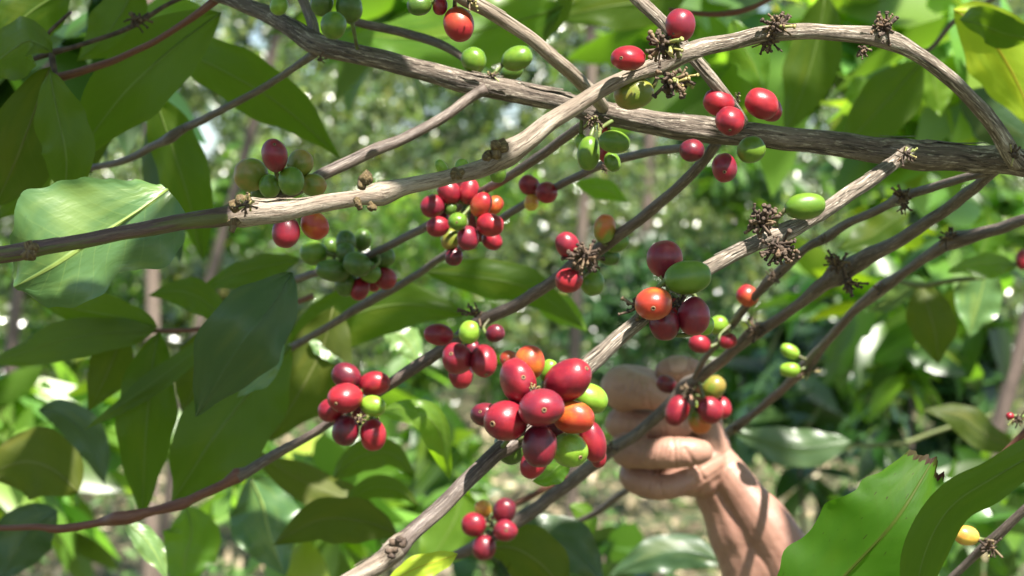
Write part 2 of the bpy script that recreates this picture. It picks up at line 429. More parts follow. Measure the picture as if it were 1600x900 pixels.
def make_husks(br, px, py, d, size, n=26, green=.15, spread=1.0, axis=None):
    """ring of dry spent flower bases round a node"""
    mb = MB(); c = P(px, py, d); s = size / 2 * d / FPX
    for k in range(int(n * 1.5)):
        v = Vector((R.gauss(0, 1), R.gauss(0, .7), R.gauss(0, 1))).normalized()
        if axis: v = (v + Vector(axis) * 1.0).normalized()
        L = s * R.uniform(.30, .88) ** 1.15
        b0 = c + v * s * .12 + Vector((R.gauss(0, .2), R.gauss(0, .12), R.gauss(0, .12))) * s; side = v.orthogonal().normalized()
        side = Quaternion(v, R.uniform(0, 6.28)) @ side
        p1 = b0 + v * L * .55 + side * L * .12; p2 = b0 + v * L + side * L * .3
        r = s * R.uniform(.055, .10)
        mi = 2 if R.random() < green else (1 if R.random() < .22 else 0)
        tube(mb, [(b0, r * .9), (p1, r), (p2, r * 1.1)], step=.0015, nr=5, mi=mi)
        # swollen or split end
        e = []
        if R.random() < .75:
            rr_ = r * R.uniform(1.3, 2.0)
            tube(mb, [(p2, r * .9), (p2 + v * rr_ * .7, rr_), (p2 + v * rr_ * 1.2, rr_ * .8), (p2 + v * rr_ * 1.25, rr_ * .2)], step=.0012, nr=6, mi=mi)
    # knotty core
    for k in range(6):
        v = Vector((R.gauss(0, 1), R.gauss(0, 1), R.gauss(0, 1))).normalized() * s * .22
        tube(mb, [(c + v - Vector((0, 0, s * .2)), s * .1), (c + v, s * .24), (c + v + Vector((0, 0, s * .2)), s * .08)], step=.002, nr=7, mi=0, rough=.3, seed=k)
    return link('husk_cluster', mb.mesh('husk_cluster'), [M['husk'], M['husk_tan'], M['bud']], br)

def make_branch(name, label, pts, mat, group='coffee branches crossing the view', rough=.07, nr=18, flakes=0, knobs=(), step=.0028):
    """pts: (px, py, d, width px)"""
    P3 = [(P(x, y, d), w_ * .47 * d / FPX) for x, y, d, w_ in pts]
    br = thing(name, label, 'coffee branch', P3[0][0], group)
    mb = MB(); sd = len(bpy.data.objects) * .37
    line = tube(mb, P3, step=step, nr=nr, rough=rough, seed=sd)
    rr = random.Random(int(sd * 100))
    for k in range(flakes):                       # lifted strips of dry bark
        i = rr.randrange(4, len(line) - 14); n_ = rr.randrange(5, 13)
        up = Vector((rr.gauss(0, .5), -abs(rr.gauss(.5, .5)), rr.gauss(.5, .6)))
        rows = []
        wd = rr.uniform(.10, .30)
        for j in range(n_):
            q, r = line[min(i + j, len(line) - 1)]; T = (line[min(i + j + 1, len(line) - 1)][0] - line[min(i + j, len(line) - 2)][0]).normalized()
            nr_ = (up - T * up.dot(T)).normalized(); sd_ = T.cross(nr_)
            e = min(j, n_ - 1 - j) / (n_ / 2)
            lift = r * (1.05 + .16 * max(0, j / n_ - .5) * 2)
            w2 = r * wd * (.25 + e) * rr.uniform(.7, 1.2)
            rows.append([q + nr_ * lift - sd_ * w2, q + nr_ * (lift + r * .05), q + nr_ * lift + sd_ * w2])
        mb.grid(rows, lambda i_, j_: (j_ * .06 + k * .17, i_ * .003 + k))
    o = link('stem', mb.mesh('stem'), mat, br)
    for (x, y, d, s) in knobs:                    # leaf-scar knots
        kb = MB(); c = P(x, y, d); r = s / 2 * d / FPX
        for q in range(5):
            v = Vector((rr.gauss(0, 1), rr.gauss(0, .6) - .5, rr.gauss(0, 1))).normalized()
            tube(kb, [(c, r * .5), (c + v * r * .6, r * .5), (c + v * r * 1.05, r * .42), (c + v * r * 1.0, r * .2)], step=.0015, nr=9, rough=.25, seed=q)
        link('knot', kb.mesh('knot'), M['bark_mottled'] if mat in (M['bark_purple'], M['bark_tan']) else M['husk'], br)
    return br, line

def stem_of(br): return [c for c in COL.objects if c.parent == br and c.name.startswith('stem')][0]
def cherries(br, line, rows, d):
    for r_ in rows:
        cx, cy, lw, sw, kind = r_[:5]; kw = dict(r_[5]) if len(r_) > 5 else {}
        dd = kw.pop('d', d) + kw.pop('dz', 0)
        make_cherry(br, line, cx, cy, lw, sw, kind, dd, **kw)

# ---------------------------------------------------------------- body of the person: picking hand with forearm (linked further down)
HD = 1.415
def H(px, py, dz=0): return P(px, py, HD + dz / 1000)
def px2m(w_): return w_ * HD / FPX
def blob(mb, pts):
    """tapered rounded limb: (px, py, dz mm, radius px)"""
    c = [(H(x, y, z), px2m(r)) for x, y, z, r in pts]
    # rounded ends
    d0 = (c[0][0] - c[1][0]).normalized(); d1 = (c[-1][0] - c[-2][0]).normalized()
    e0 = [(c[0][0] + d0 * c[0][1] * math.sin(a), c[0][1] * math.cos(a)) for a in (1.45, 1.15, .8, .4)]
    e1 = [(c[-1][0] + d1 * c[-1][1] * math.sin(a), c[-1][1] * math.cos(a)) for a in (.4, .8, 1.15, 1.45)]
    cc = catmull(c, .0025)
    full = e0 + cc + e1
    nrm = (full[1][0] - full[0][0]).orthogonal().normalized(); rows = []
    for i, (q, r) in enumerate(full):
        T = (full[min(i + 1, len(full) - 1)][0] - full[max(i - 1, 0)][0]).normalized()
        nrm = (nrm - T * nrm.dot(T)).normalized(); bn = T.cross(nrm)
        rows.append([q + (nrm * math.cos(a) + bn * math.sin(a)) * r for a in [k * math.pi / 9 for k in range(18)]])
    mb.grid(rows, lambda i, j: (0, 0), closed=True, caps=True)
hb = MB()
# forearm (continues out of the frame to the elbow) and wrist
blob(hb, [(1112, 722, 22, 40), (1136, 775, 22, 49), (1170, 832, 22, 65), (1206, 893, 22, 77), (1272, 998, 24, 92), (1330, 1150, 30, 104), (1400, 1330, 45, 98)])
blob(hb, [(1118, 712, 12, 26), (1158, 766, 8, 31), (1208, 836, 4, 41), (1272, 945, 4, 58)])     # radial muscle ridge
# palm
blob(hb, [(1100, 735, 18, 40), (1065, 700, 30, 44), (1030, 668, 40, 40), (1010, 640, 42, 30)])
blob(hb, [(1095, 745, 8, 32), (1055, 742, 12, 34), (1015, 735, 20, 30)])
blob(hb, [(1105, 700, 14, 38), (1080, 660, 24, 38), (1045, 630, 34, 34)])
blob(hb, [(1112, 735, 12, 30), (1108, 690, 6, 25), (1104, 650, 10, 21)])                            # thenar
# index, middle, ring, little: knuckle at the left, tip curling back to the right
blob(hb, [(1040, 622, 38, 30), (1000, 604, 22, 33), (976, 602, 4, 33), (974, 608, -10, 34.5), (1000, 612, -18, 29), (1024, 621, -18, 21), (1038, 629, -16, 15.5)])
blob(hb, [(1035, 660, 38, 28), (1000, 650, 22, 29), (976, 658, 8, 25), (972, 662, -2, 25.5), (1003, 664, -6, 23), (1036, 663, -8, 23), (1066, 665, -6, 18)])
blob(hb, [(1040, 700, 36, 27), (1005, 696, 20, 28), (984, 700, 2, 27), (982, 705, -12, 26), (1018, 709, -20, 24), (1050, 707, -24, 25), (1080, 707, -24, 23), (1095, 706, -22, 19.5)])
blob(hb, [(1050, 740, 34, 25), (1012, 738, 20, 26), (992, 740, 4, 25), (996, 750, -4, 23), (1022, 760, -9, 21), (1050, 760, -9, 20), (1072, 752, -6, 16)])
blob(hb, [(1035, 748, 8, 26), (1075, 742, 2, 32), (1104, 722, 6, 32)])
# thumb, its pad against the index finger
blob(hb, [(1108, 690, 16, 26), (1108, 645, 16, 21), (1102, 606, 8, 19), (1086, 584, -4, 21.5), (1060, 577, -12, 22.5), (1042, 580, -12, 19.5)])
hm = hb.mesh('hand_src'); tmp = bpy.data.objects.new('tmp', hm); COL.objects.link(tmp)
md = tmp.modifiers.new('r', 'REMESH'); md.mode = 'VOXEL'; md.voxel_size = .0009; md.use_smooth_shade = True
ms = tmp.modifiers.new('s', 'SMOOTH'); ms.factor = .5; ms.iterations = 5
dg = bpy.context.evaluated_depsgraph_get(); body = bpy.data.meshes.new_from_object(tmp.evaluated_get(dg))
bpy.data.objects.remove(tmp); bpy.data.meshes.remove(hm)
body_normals = [v.normal.copy() for v in body.vertices]
for v in body.vertices:                                       # knuckle wrinkles and tendons
    x = 800 + v.co.x * FPX / v.co.y; y = 450 - (v.co.z - 1.5) * FPX / v.co.y
    k = .00025 * noise.noise(Vector(v.co) * 90) + .00012 * noise.noise(Vector(v.co) * 260)
    for (cx, cy, s) in ((990, 606, 16), (1000, 662, 14), (1012, 708, 14), (1022, 752, 12), (1052, 706, 9), (1086, 575, 10)):
        g = math.exp(-((x - cx) ** 2 + (y - cy) ** 2) / (2 * s * s))
        k -= .0006 * g * (math.sin((x - cx) * .75 + (y - cy) * .2) > .55)
    for (x0, y0, x1, y1, w_, dp) in ((1052, 684, 1056, 728, 2.2, .0007), (1060, 690, 1063, 722, 1.6, .0004), (1035, 645, 1040, 680, 2.0, .0006), (1030, 734, 1034, 770, 2.0, .0006), (1006, 592, 1016, 636, 2.2, .0006), (1074, 558, 1086, 596, 2.0, .0006),
                                     (1078, 742, 1136, 706, 2.4, .0004), (1084, 762, 1144, 722, 2.2, .0003), (1070, 700, 1100, 748, 2.6, .0008)):
        dx, dy = x1 - x0, y1 - y0; tt = max(0, min(1, ((x - x0) * dx + (y - y0) * dy) / (dx * dx + dy * dy)))
        dd = math.hypot(x - x0 - tt * dx, y - y0 - tt * dy)
        if dd < 9 and v.co.y < HD + .012: k -= dp * math.exp(-(dd / w_) ** 2)
    # tendons of the wrist
    for off in (-6, 14):
        t = (y - 720) / 130
        if 0 < t < 1.2:
            xc = 1098 + off + 62 * t
            k += .0005 * math.exp(-((x - xc) / 7) ** 2) * math.sin(math.pi * min(1, t / 1.2))
    v.co += body_normals[v.index] * k
body.polygons.foreach_set("use_smooth", [True] * len(body.polygons))

# ---------------------------------------------------------------- the setting: forest floor
def ground_h(x, y):
    return (.10 * noise.noise((x * .35, y * .35, 0)) + .04 * noise.noise((x * 1.7, y * 1.7, 5))) + max(0, min(y, 26) - 12) * .03
mb = MB()
gy = list(np.linspace(-12, 12, 30)) + list(np.linspace(12.6, 60, 60)) + list(np.linspace(66, 200, 14))
gx = list(np.linspace(-90, -14, 10)) + list(np.linspace(-12, 12, 60)) + list(np.linspace(14, 90, 10))
mb.grid([[(x, y, ground_h(x, y)) for x in gx] for y in gy], lambda i, j: (j, i))
gm, n, l, b = newmat('forest_floor')
tc = n.new("ShaderNodeTexCoord")
def gno(s, dt=6):
    o = nd(n, "ShaderNodeTexNoise"); o.inputs['Scale'].default_value = s; o.inputs['Detail'].default_value = dt
    l.new(tc.outputs['Object'], o.inputs['Vector']); return o.outputs[0]
c_ = mixc(n, l, ramp(n, l, gno(.8), .4, .6), (.05, .05, .022), (.03, .055, .014))
c_ = mixc(n, l, ramp(n, l, gno(9), .5, .62), c_, (.16, .13, .06))
c_ = mixc(n, l, ramp(n, l, gno(30), .56, .64), c_, (.05, .035, .02))
l.new(c_, b.inputs['Base Color']); b.inputs['Roughness'].default_value = .9
bp = n.new("ShaderNodeBump"); bp.inputs['Distance'].default_value = .05; l.new(gno(14), bp.inputs['Height']); l.new(bp.outputs[0], b.inputs['Normal'])
tag(link('ground', mb.mesh('ground'), gm), kind='structure')

# ---------------------------------------------------------------- foliage in bulk
def leaf_cloud(centres, size, tints, down=.5, nseg=3, seed=0, sunface=.0, aspect=.36, frame=None):
    """one mesh of many small curved leaves; centres: (N,3) array; tints: function(rng,i)->rgb factor"""
    rs = np.random.RandomState(seed); N = len(centres)
    V = []; F = []; UV = []; COLR = []
    d = rs.normal(size=(N, 3)); d[:, 2] = d[:, 2] * .6 - down; d /= np.linalg.norm(d, axis=1)[:, None]
    up = rs.normal(size=(N, 3)) * .75 + np.array([0, 0, 1.0]) + np.array([.15, -.85, .5]) * sunface
    if frame: d, up = frame
    lat = np.cross(d, up); lat /= np.linalg.norm(lat, axis=1)[:, None] + 1e-9
    nr = np.cross(lat, d)
    L = size * (rs.uniform(.6, 1.2, N) if not frame else np.ones(N)); curl = rs.uniform(.0, .35, N)
    us = np.array([0, .25, .55, .8, 1.0]); ws = np.array([.05, .85, 1.0, .62, .0])
    K = len(us)
    verts = np.zeros((N, K * 3, 3))
    for i, (u, w_) in enumerate(zip(us, ws)):
        cen = centres + d * (L * (u - .3))[:, None] - nr * (L * curl * u * u)[:, None]
        hw = (L * aspect * .5 * w_)
        for j, v in enumerate((-1, 0, 1)):
            verts[:, i * 3 + j] = cen + lat * (hw * v)[:, None] + nr * (hw * .25 * abs(v))[:, None]
    fac = []
    for i in range(K - 1):
        for j in range(2):
            fac.append((i * 3 + j, i * 3 + j + 1, (i + 1) * 3 + j + 1, (i + 1) * 3 + j))
    fac = np.array(fac)
    faces = (fac[None] + (np.arange(N) * K * 3)[:, None, None]).reshape(-1, 4)
    me = bpy.data.meshes.new('foliage')
    me.vertices.add(N * K * 3); me.vertices.foreach_set('co', verts.reshape(-1).astype(np.float32))
    me.loops.add(faces.size); me.loops.foreach_set('vertex_index', faces.reshape(-1).astype(np.int32))
    me.polygons.add(len(faces)); me.polygons.foreach_set('loop_start', np.arange(0, faces.size, 4, dtype=np.int32))
    me.polygons.foreach_set('use_smooth', np.ones(len(faces), dtype=bool))
    me.update(calc_edges=True)
    t = np.array([tints(rs, i) for i in range(N)])
    cols = np.ones((N * K * 3, 4), dtype=np.float32); cols[:, :3] = np.repeat(t, K * 3, axis=0)
    a = me.color_attributes.new('tint', 'FLOAT_COLOR', 'POINT'); a.data.foreach_set('color', cols.ravel())
    return me

def tint_fn(lo=.55, hi=1.5, yel=.1):
    def f(rs, i):
        k = rs.uniform(lo, hi); y = 1 + (rs.rand() < yel) * rs.uniform(.4, 1.4)
        return (k * y * rs.uniform(.8, 1.2), k * (1 + (y - 1) * .6), k * rs.uniform(.7, 1.3))
    return f
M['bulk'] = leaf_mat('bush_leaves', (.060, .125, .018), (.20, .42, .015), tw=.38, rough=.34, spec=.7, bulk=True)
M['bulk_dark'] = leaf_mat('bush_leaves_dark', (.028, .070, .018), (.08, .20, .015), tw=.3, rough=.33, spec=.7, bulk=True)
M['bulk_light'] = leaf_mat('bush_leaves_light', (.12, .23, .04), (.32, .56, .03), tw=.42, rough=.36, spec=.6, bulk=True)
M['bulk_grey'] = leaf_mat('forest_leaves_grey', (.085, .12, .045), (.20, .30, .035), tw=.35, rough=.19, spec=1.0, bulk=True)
M['litter'] = leaf_mat('leaf_litter', (.34, .27, .17), (.20, .18, .08), tw=.2, rough=.5, bulk=True)
M['trunk'] = bark_mat('tree_trunk', (.15, .11, .085), (.21, .165, .13), (.10, .075, .055), scale=.1)
M['trunk_dark'] = bark_mat('tree_trunk_dark', (.10, .075, .06), (.15, .11, .09), (.07, .05, .04), scale=.1)

def bush(name, label, cat, x, y, z0, z1, rx, n, size, mat, group, seed, clumps=9, down=.4, ry=None, lo=.55, hi=1.5, yel=.1, stems=3, aspect=.36):
    rs = np.random.RandomState(seed); rr = random.Random(seed)
    g = ground_h(x, y)
    br = thing(name, label, cat, (x, y, g), group)
    cz = (z0 + z1) / 2; hz = (z1 - z0) / 2; ry = ry or rx
    cc = np.array([(rs.uniform(-1, 1), rs.uniform(-1, 1), rs.uniform(-1, 1)) for _ in range(clumps * 3)])
    cc = cc[np.linalg.norm(cc, axis=1) < 1.15][:clumps]
    cs = cc * np.array([rx * .8, ry * .8, hz * .8]) + np.array([x, y, cz])
    pick = rs.randint(0, len(cs), n)
    o = rs.normal(size=(n, 3)); o /= np.linalg.norm(o, axis=1)[:, None]
    o *= (rs.uniform(.1, 1, n) ** .5)[:, None]
    rad = rs.uniform(.30, .55, len(cs))
    pts = cs[pick] + o * rad[pick][:, None] * np.array([rx, ry, hz])
    link('foliage', leaf_cloud(pts, size, tint_fn(lo, hi, yel), down=down, seed=seed, aspect=aspect, sunface=.9 if y > 5 else .3), mat, br)
    if stems:
        for k in range(1 if y < 5 and cz < 1.55 else 0):
            mb = MB(); e = cs[rr.randrange(len(cs))]
            b0 = Vector((x + rr.uniform(-.06, .06), y + rr.uniform(-.06, .06), g - .05)); e = Vector(e)
            mid = b0.lerp(e, .5) + Vector((rr.uniform(-.1, .1), rr.uniform(-.1, .1), .12)) * rx
            tube(mb, [(b0, .009), (mid, .005), (e, .002)], step=.12, nr=7)
            link('stem', mb.mesh('stem'), M['trunk_dark'], br)
    return br

def tree(label, pts, r0, crown, n, size, mat, bark, seed, name='forest_tree', group='slender trees of the forest behind'):
    """pts: world points up the trunk; crown: (cx,cy,cz,rx,rz)"""
    rs = np.random.RandomState(seed); rr = random.Random(seed)
    br = thing(name, label, 'tree', pts[0], group)
    mb = MB(); N = len(pts)
    tube(mb, [(Vector(p), r0 * (1 - .55 * i / (N - 1))) for i, p in enumerate(pts)], step=.25, nr=12, rough=.08, seed=seed)
    tr = link('trunk', mb.mesh('trunk'), bark, br)
    cx, cy, cz, rx, rz = crown
    K = 12
    cs = np.array([(cx + rs.uniform(-1, 1) * rx * .8, cy + rs.uniform(-1, 1) * rx * .8, cz + rs.uniform(-1, 1) * rz * .85) for _ in range(K)])
    for k in range(6):
        e = Vector(cs[k]); t = .55 + .4 * k / 6; i = min(int(t * (N - 1)), N - 2)
        b0 = Vector(pts[i]).lerp(Vector(pts[i + 1]), t * (N - 1) - i)
        lb = MB(); tube(lb, [(b0, r0 * .4), (b0.lerp(e, .5) + Vector((0, 0, .15)), r0 * .22), (e, r0 * .07)], step=.2, nr=7)
        link('limb', lb.mesh('limb'), bark, br)
    pick = rs.randint(0, K, n); o = rs.normal(size=(n, 3)); o /= np.linalg.norm(o, axis=1)[:, None]; o *= rs.uniform(.15, 1, n)[:, None]
    p = cs[pick] + o * np.array([rx, rx, rz]) * .42
    link('crown', leaf_cloud(p, size, tint_fn(.5, 1.6, .08), down=.3, seed=seed + 1), mat, br)
    return br

# far trees (x,y from photo pixels of the trunk at mid height)
def trunk_px(px0, py0, px1, py1, d, top=7.5):
    a = P(px0, py0, d); b_ = P(px1, py1, d); dz = a.z - b_.z or .01
    sl = (a.x - b_.x) / dz
    f = lambda z: (b_.x + sl * (z - b_.z) * (1 if abs(z - b_.z) < 2 else 1), d, z)
    g = ground_h(b_.x, d)
    out = []
    for k in range(7):
        z = g - .1 + (top - g) * k / 6
        x = b_.x + sl * max(-1.5, min(2.0, z - b_.z)) + .05 * math.sin(k * 2.1 + d)
        out.append((x, d, z))
    return out
TR = [
 ("pale slender tree behind the top left leaves, its trunk left of the bright gap", 252, 200, 240, 450, 7.0, .024, 'trunk'),
 ("thin leaning tree whose trunk shows below the left cherry cluster", 400, 190, 350, 420, 8.5, .020, 'trunk'),
 ("tree with reddish trunk standing behind the lit left leaf", 45, 420, 35, 600, 9.0, .026, 'trunk'),
 ("straight slender tree in the middle, its trunk below the small lit leaf", 905, 300, 905, 560, 10.0, .028, 'trunk'),
 ("dark trunked tree behind the hanging olive leaf on the right", 1590, 480, 1540, 640, 6.0, .022, 'trunk_dark'),
 ("grey trunked tree far behind the hand", 1010, 300, 1020, 600, 16.0, .05, 'trunk_dark'),
]
for i, (lb, x0, y0, x1, y1, d, r, bk) in enumerate(TR):
    pts = trunk_px(x0, y0, x1, y1, d, 6.5 + d * .12)
    tx, ty, tz = pts[-1]
    tree(lb, pts, r, (tx, ty, tz + .2, 1.5 + d * .03, 1.6), 1500, .16, M['bulk'] if i % 2 else M['bulk_grey'], M[bk], 70 + i)

# dark leafy forest wall: far-off mass
def wall(name, d0, d1, xs, z0, z1, n, size, mat, seed, lo, hi, hole=None, clump=1.0, thr=-.02, **k):
    rs = np.random.RandomState(seed)
    pts = []
    while len(pts) < n:
        p = np.array([rs.uniform(*xs), rs.uniform(d0, d1), rs.uniform(z0, z1)])
        if noise.noise((p[0] * clump, p[1] * clump * .6, p[2] * clump * 1.2 + seed)) < thr: continue
        if hole and hole(p, rs): continue
        pts.append(p)
    return leaf_cloud(np.array(pts), size, tint_fn(lo, hi, .08), down=.35, seed=seed, sunface=1.1, **k)
def topx(p): return 800 + p[0] * FPX / p[1]
def topy(p): return 450 - (p[2] - 1.5) * FPX / p[1]
GAPS = [(310, 215, 56), (400, 60, 26), (800, 175, 26), (255, 150, 22)]
def gap(p, rs, k=1.0):
    x, y = topx(p), topy(p)
    return any((x - a) ** 2 + (y - b_) ** 2 < (c_ * k * rs.uniform(.75, 1.15)) ** 2 for a, b_, c_ in GAPS)
gap2 = lambda p, rs: gap(p, rs, .62)
me = wall('forest', 37, 48, (-15, 15), .0, 12, 70000, .36, None, 9, .4, 1.5, hole=gap2, clump=.4, thr=-.4)
tag(link('forest', me, M['bulk_dark']), kind='stuff')
me = wall('forest', 27, 36, (-10, 10), .3, 9, 34000, .24, None, 5, .4, 1.7, hole=gap2, clump=.6, thr=-.12)
tag(link('forest', me, M['bulk_grey']), kind='stuff')
me = wall('forest', 21, 27, (-8, 8), .4, 7.5, 26000, .12, None, 6, .3, 2.2, hole=gap, clump=.8, thr=.10)
tag(link('forest', me, M['bulk_grey']), kind='stuff')
me = wall('forest', 15, 21, (-6.5, 6.5), .5, 5, 12000, .09, None, 8, .4, 2.2, hole=gap, clump=1.3, thr=.12)
tag(link('undergrowth', me, M['bulk_grey']), kind='stuff')

rs = np.random.RandomState(15); pts = []  # unseen leaf canopy added overhead to throw dappled shade on the background
while len(pts) < 10000:
    p = (rs.uniform(-13, 13), rs.uniform(-.3, 34), rs.uniform(6.2, 8.5))
    if noise.noise((p[0] * .55, p[1] * .55, p[2] * .2)) > .06: pts.append(p)
tag(link('foliage', leaf_cloud(np.array(pts), .30, tint_fn(.6, 1.3, .05), down=.3, seed=16), M['bulk']), kind='stuff')

# shrubs in the middle distance: (px, py centre, d, half width px, half height px, n, leaf m, mat, label)
def shrub_px(name, cat, group, rows, seed0):
    for i, (px, py, d, hw, hh, n, sz, mt, lb) in enumerate(rows):
        c = P(px, py, d); rx = hw * d / FPX; hz = hh * d / FPX
        bush(name, lb, cat, c.x, c.y, c.z - hz, c.z + hz, rx, n, sz, M[mt], group, seed0 + i, ry=max(rx * .7, .25))
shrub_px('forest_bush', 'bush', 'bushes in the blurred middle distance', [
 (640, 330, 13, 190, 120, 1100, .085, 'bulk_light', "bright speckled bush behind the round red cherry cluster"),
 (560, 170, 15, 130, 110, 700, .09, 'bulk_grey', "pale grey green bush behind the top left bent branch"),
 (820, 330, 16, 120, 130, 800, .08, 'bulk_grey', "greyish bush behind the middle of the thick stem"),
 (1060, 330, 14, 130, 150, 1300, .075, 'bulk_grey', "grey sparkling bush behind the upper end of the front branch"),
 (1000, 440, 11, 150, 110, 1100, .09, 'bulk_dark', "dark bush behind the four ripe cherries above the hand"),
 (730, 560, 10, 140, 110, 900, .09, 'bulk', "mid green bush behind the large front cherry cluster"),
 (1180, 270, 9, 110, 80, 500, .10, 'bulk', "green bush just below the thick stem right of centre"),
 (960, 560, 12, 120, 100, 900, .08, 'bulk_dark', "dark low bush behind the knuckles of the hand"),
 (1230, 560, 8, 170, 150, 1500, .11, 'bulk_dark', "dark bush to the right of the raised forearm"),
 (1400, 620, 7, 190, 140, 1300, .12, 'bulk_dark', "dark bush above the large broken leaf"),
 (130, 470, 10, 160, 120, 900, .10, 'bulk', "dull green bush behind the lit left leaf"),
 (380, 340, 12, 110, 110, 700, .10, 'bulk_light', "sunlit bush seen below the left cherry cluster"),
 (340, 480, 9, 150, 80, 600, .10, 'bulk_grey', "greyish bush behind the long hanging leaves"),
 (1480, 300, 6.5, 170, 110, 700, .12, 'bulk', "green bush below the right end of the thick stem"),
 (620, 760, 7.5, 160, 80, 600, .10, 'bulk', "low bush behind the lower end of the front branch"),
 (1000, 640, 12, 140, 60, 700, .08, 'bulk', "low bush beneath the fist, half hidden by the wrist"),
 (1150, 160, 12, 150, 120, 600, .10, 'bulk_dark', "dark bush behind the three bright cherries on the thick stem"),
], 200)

# litter and low grass on the sunny ground
rs = np.random.RandomState(77)
pts = np.array([(rs.uniform(-4, 4), y, 0) for y in rs.uniform(9, 22, 9000)])
for p in pts: p[2] = ground_h(p[0], p[1]) + rs.uniform(.0, .22) ** 1.5
def gt(rs_, i):
    k = rs_.uniform(.5, 1.6); r = rs_.rand()
    return (k, k, k) if r < .6 else (k * .3, k * .8, k * .25)
tag(link('ground_cover', leaf_cloud(pts, .11, gt, down=-.2, seed=78), M['litter']), kind='stuff')

# ---------------------------------------------------------------- nearer coffee shrubs, leaf by leaf large (1.8 - 4 m)
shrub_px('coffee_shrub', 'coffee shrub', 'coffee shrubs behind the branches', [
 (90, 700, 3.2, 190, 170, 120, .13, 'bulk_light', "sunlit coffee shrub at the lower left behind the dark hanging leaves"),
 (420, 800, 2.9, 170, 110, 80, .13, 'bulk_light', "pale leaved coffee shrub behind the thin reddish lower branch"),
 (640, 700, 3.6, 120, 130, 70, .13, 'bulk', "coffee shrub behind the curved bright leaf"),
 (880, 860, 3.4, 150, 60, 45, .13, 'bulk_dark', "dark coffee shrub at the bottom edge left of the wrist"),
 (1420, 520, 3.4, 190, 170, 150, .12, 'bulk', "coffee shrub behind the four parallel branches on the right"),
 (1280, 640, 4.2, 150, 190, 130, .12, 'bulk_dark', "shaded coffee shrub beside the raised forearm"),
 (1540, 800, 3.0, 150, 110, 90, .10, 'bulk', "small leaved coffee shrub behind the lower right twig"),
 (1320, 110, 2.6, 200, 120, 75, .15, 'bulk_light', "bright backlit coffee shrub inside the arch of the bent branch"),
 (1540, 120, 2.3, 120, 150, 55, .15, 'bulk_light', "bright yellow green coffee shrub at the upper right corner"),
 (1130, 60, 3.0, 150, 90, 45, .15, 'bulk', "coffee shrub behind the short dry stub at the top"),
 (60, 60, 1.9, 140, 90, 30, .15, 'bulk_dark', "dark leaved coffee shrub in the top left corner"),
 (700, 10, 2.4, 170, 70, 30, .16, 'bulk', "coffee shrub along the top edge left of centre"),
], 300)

# ---------------------------------------------------------------- single leaves (base -> tip of the midrib)
def leaf_thing(label, mid, W, mat, group='large coffee leaves', **k):
    o = make_leaf('coffee_leaf', mid, W, M[mat], **k)
    return tag(o, label, 'leaf', group)
leaf_thing("broad waxy sunlit leaf with wavy edge crossed by the branch's shadow, behind its left end",
   [(262, 296, .90), (215, 330, .893), (150, 372, .888), (85, 415, .885), (24, 448, .89)], 176, 'leaf_pale', fold=.05, wave=.045,
   wl=[.15, .5, .8, 1.0, 1.26, 1.36, 1.25, .9, .2], wr=[.5, 1.0, 1.06, .90, .74, .86, .86, .6, .1], nu=46, nv=14, seed=3)
leaf_thing("large dark leaf spreading from the upper left, tip behind the bent twig",
   [(262, 72, 1.32), (340, 105, 1.3), (440, 165, 1.3), (532, 246, 1.32)], 88, 'leaf', fold=.1, roll=20)
leaf_thing("huge soft green leaf filling the top left, its pale midrib slanting down",
   [(345, 20, 1.22), (270, 75, 1.2), (190, 150, 1.18), (105, 265, 1.2)], 118, 'leaf', fold=.08, roll=-15, wave=.03)
leaf_thing("dark leaf hanging straight down under the top left twig fork",
   [(78, 110, 1.1), (90, 180, 1.1), (104, 250, 1.1), (98, 330, 1.12)], 84, 'leaf', roll=25)
leaf_thing("shaded leaf with pale midrib hanging at the left edge",
   [(78, 105, 1.14), (55, 170, 1.15), (25, 250, 1.16), (-12, 330, 1.2)], 110, 'leaf_olive', roll=10)
leaf_thing("drooping dark leaf pointing left in the top left corner",
   [(82, 82, 1.12), (50, 62, 1.12), (10, 85, 1.14), (-40, 120, 1.16)], 84, 'leaf', roll=20)
leaf_thing("dull green leaf over the very top left corner",
   [(110, -20, 1.3), (60, 10, 1.3), (20, 40, 1.3), (-30, 60, 1.3)], 100, 'leaf', roll=0)
leaf_thing("leaf hanging from the top edge right of the dark twig fork",
   [(215, -30, 1.25), (190, 20, 1.25), (160, 60, 1.25), (120, 96, 1.25)], 80, 'leaf', roll=10)
leaf_thing("narrow dark leaf hanging vertically between the pale trunk and the left cluster",
   [(238, 140, 1.4), (262, 210, 1.4), (292, 300, 1.4), (318, 410, 1.42)], 82, 'leaf', roll=25)
leaf_thing("dark vertical leaf behind the lit left leaf's upper right corner",
   [(232, 200, 1.5), (252, 280, 1.5), (272, 350, 1.5), (282, 410, 1.5)], 60, 'leaf_dark', roll=10)
leaf_thing("wavy olive leaf tucked between the huge soft leaf and the hanging dark leaf",
   [(240, 40, 1.35), (200, 110, 1.35), (160, 190, 1.35), (140, 275, 1.36)], 74, 'leaf_olive', roll=15)
leaf_thing("bright edged leaf peeping out above the reddish brown twig",
   [(330, 25, 1.5), (280, 20, 1.5), (230, 32, 1.5), (170, 62, 1.5)], 60, 'leaf_lit', roll=25)
leaf_thing("small shaded leaf low behind the pale midrib leaf at the left edge",
   [(90, 230, 1.3), (62, 262, 1.3), (40, 300, 1.3), (-6, 345, 1.3)], 60, 'leaf', roll=-20)
leaf_thing("green leaf edge on behind the left stem, under the left cherry cluster",
   [(470, 405, 1.45), (420, 415, 1.45), (370, 428, 1.45), (316, 452, 1.46)], 46, 'leaf', roll=35)
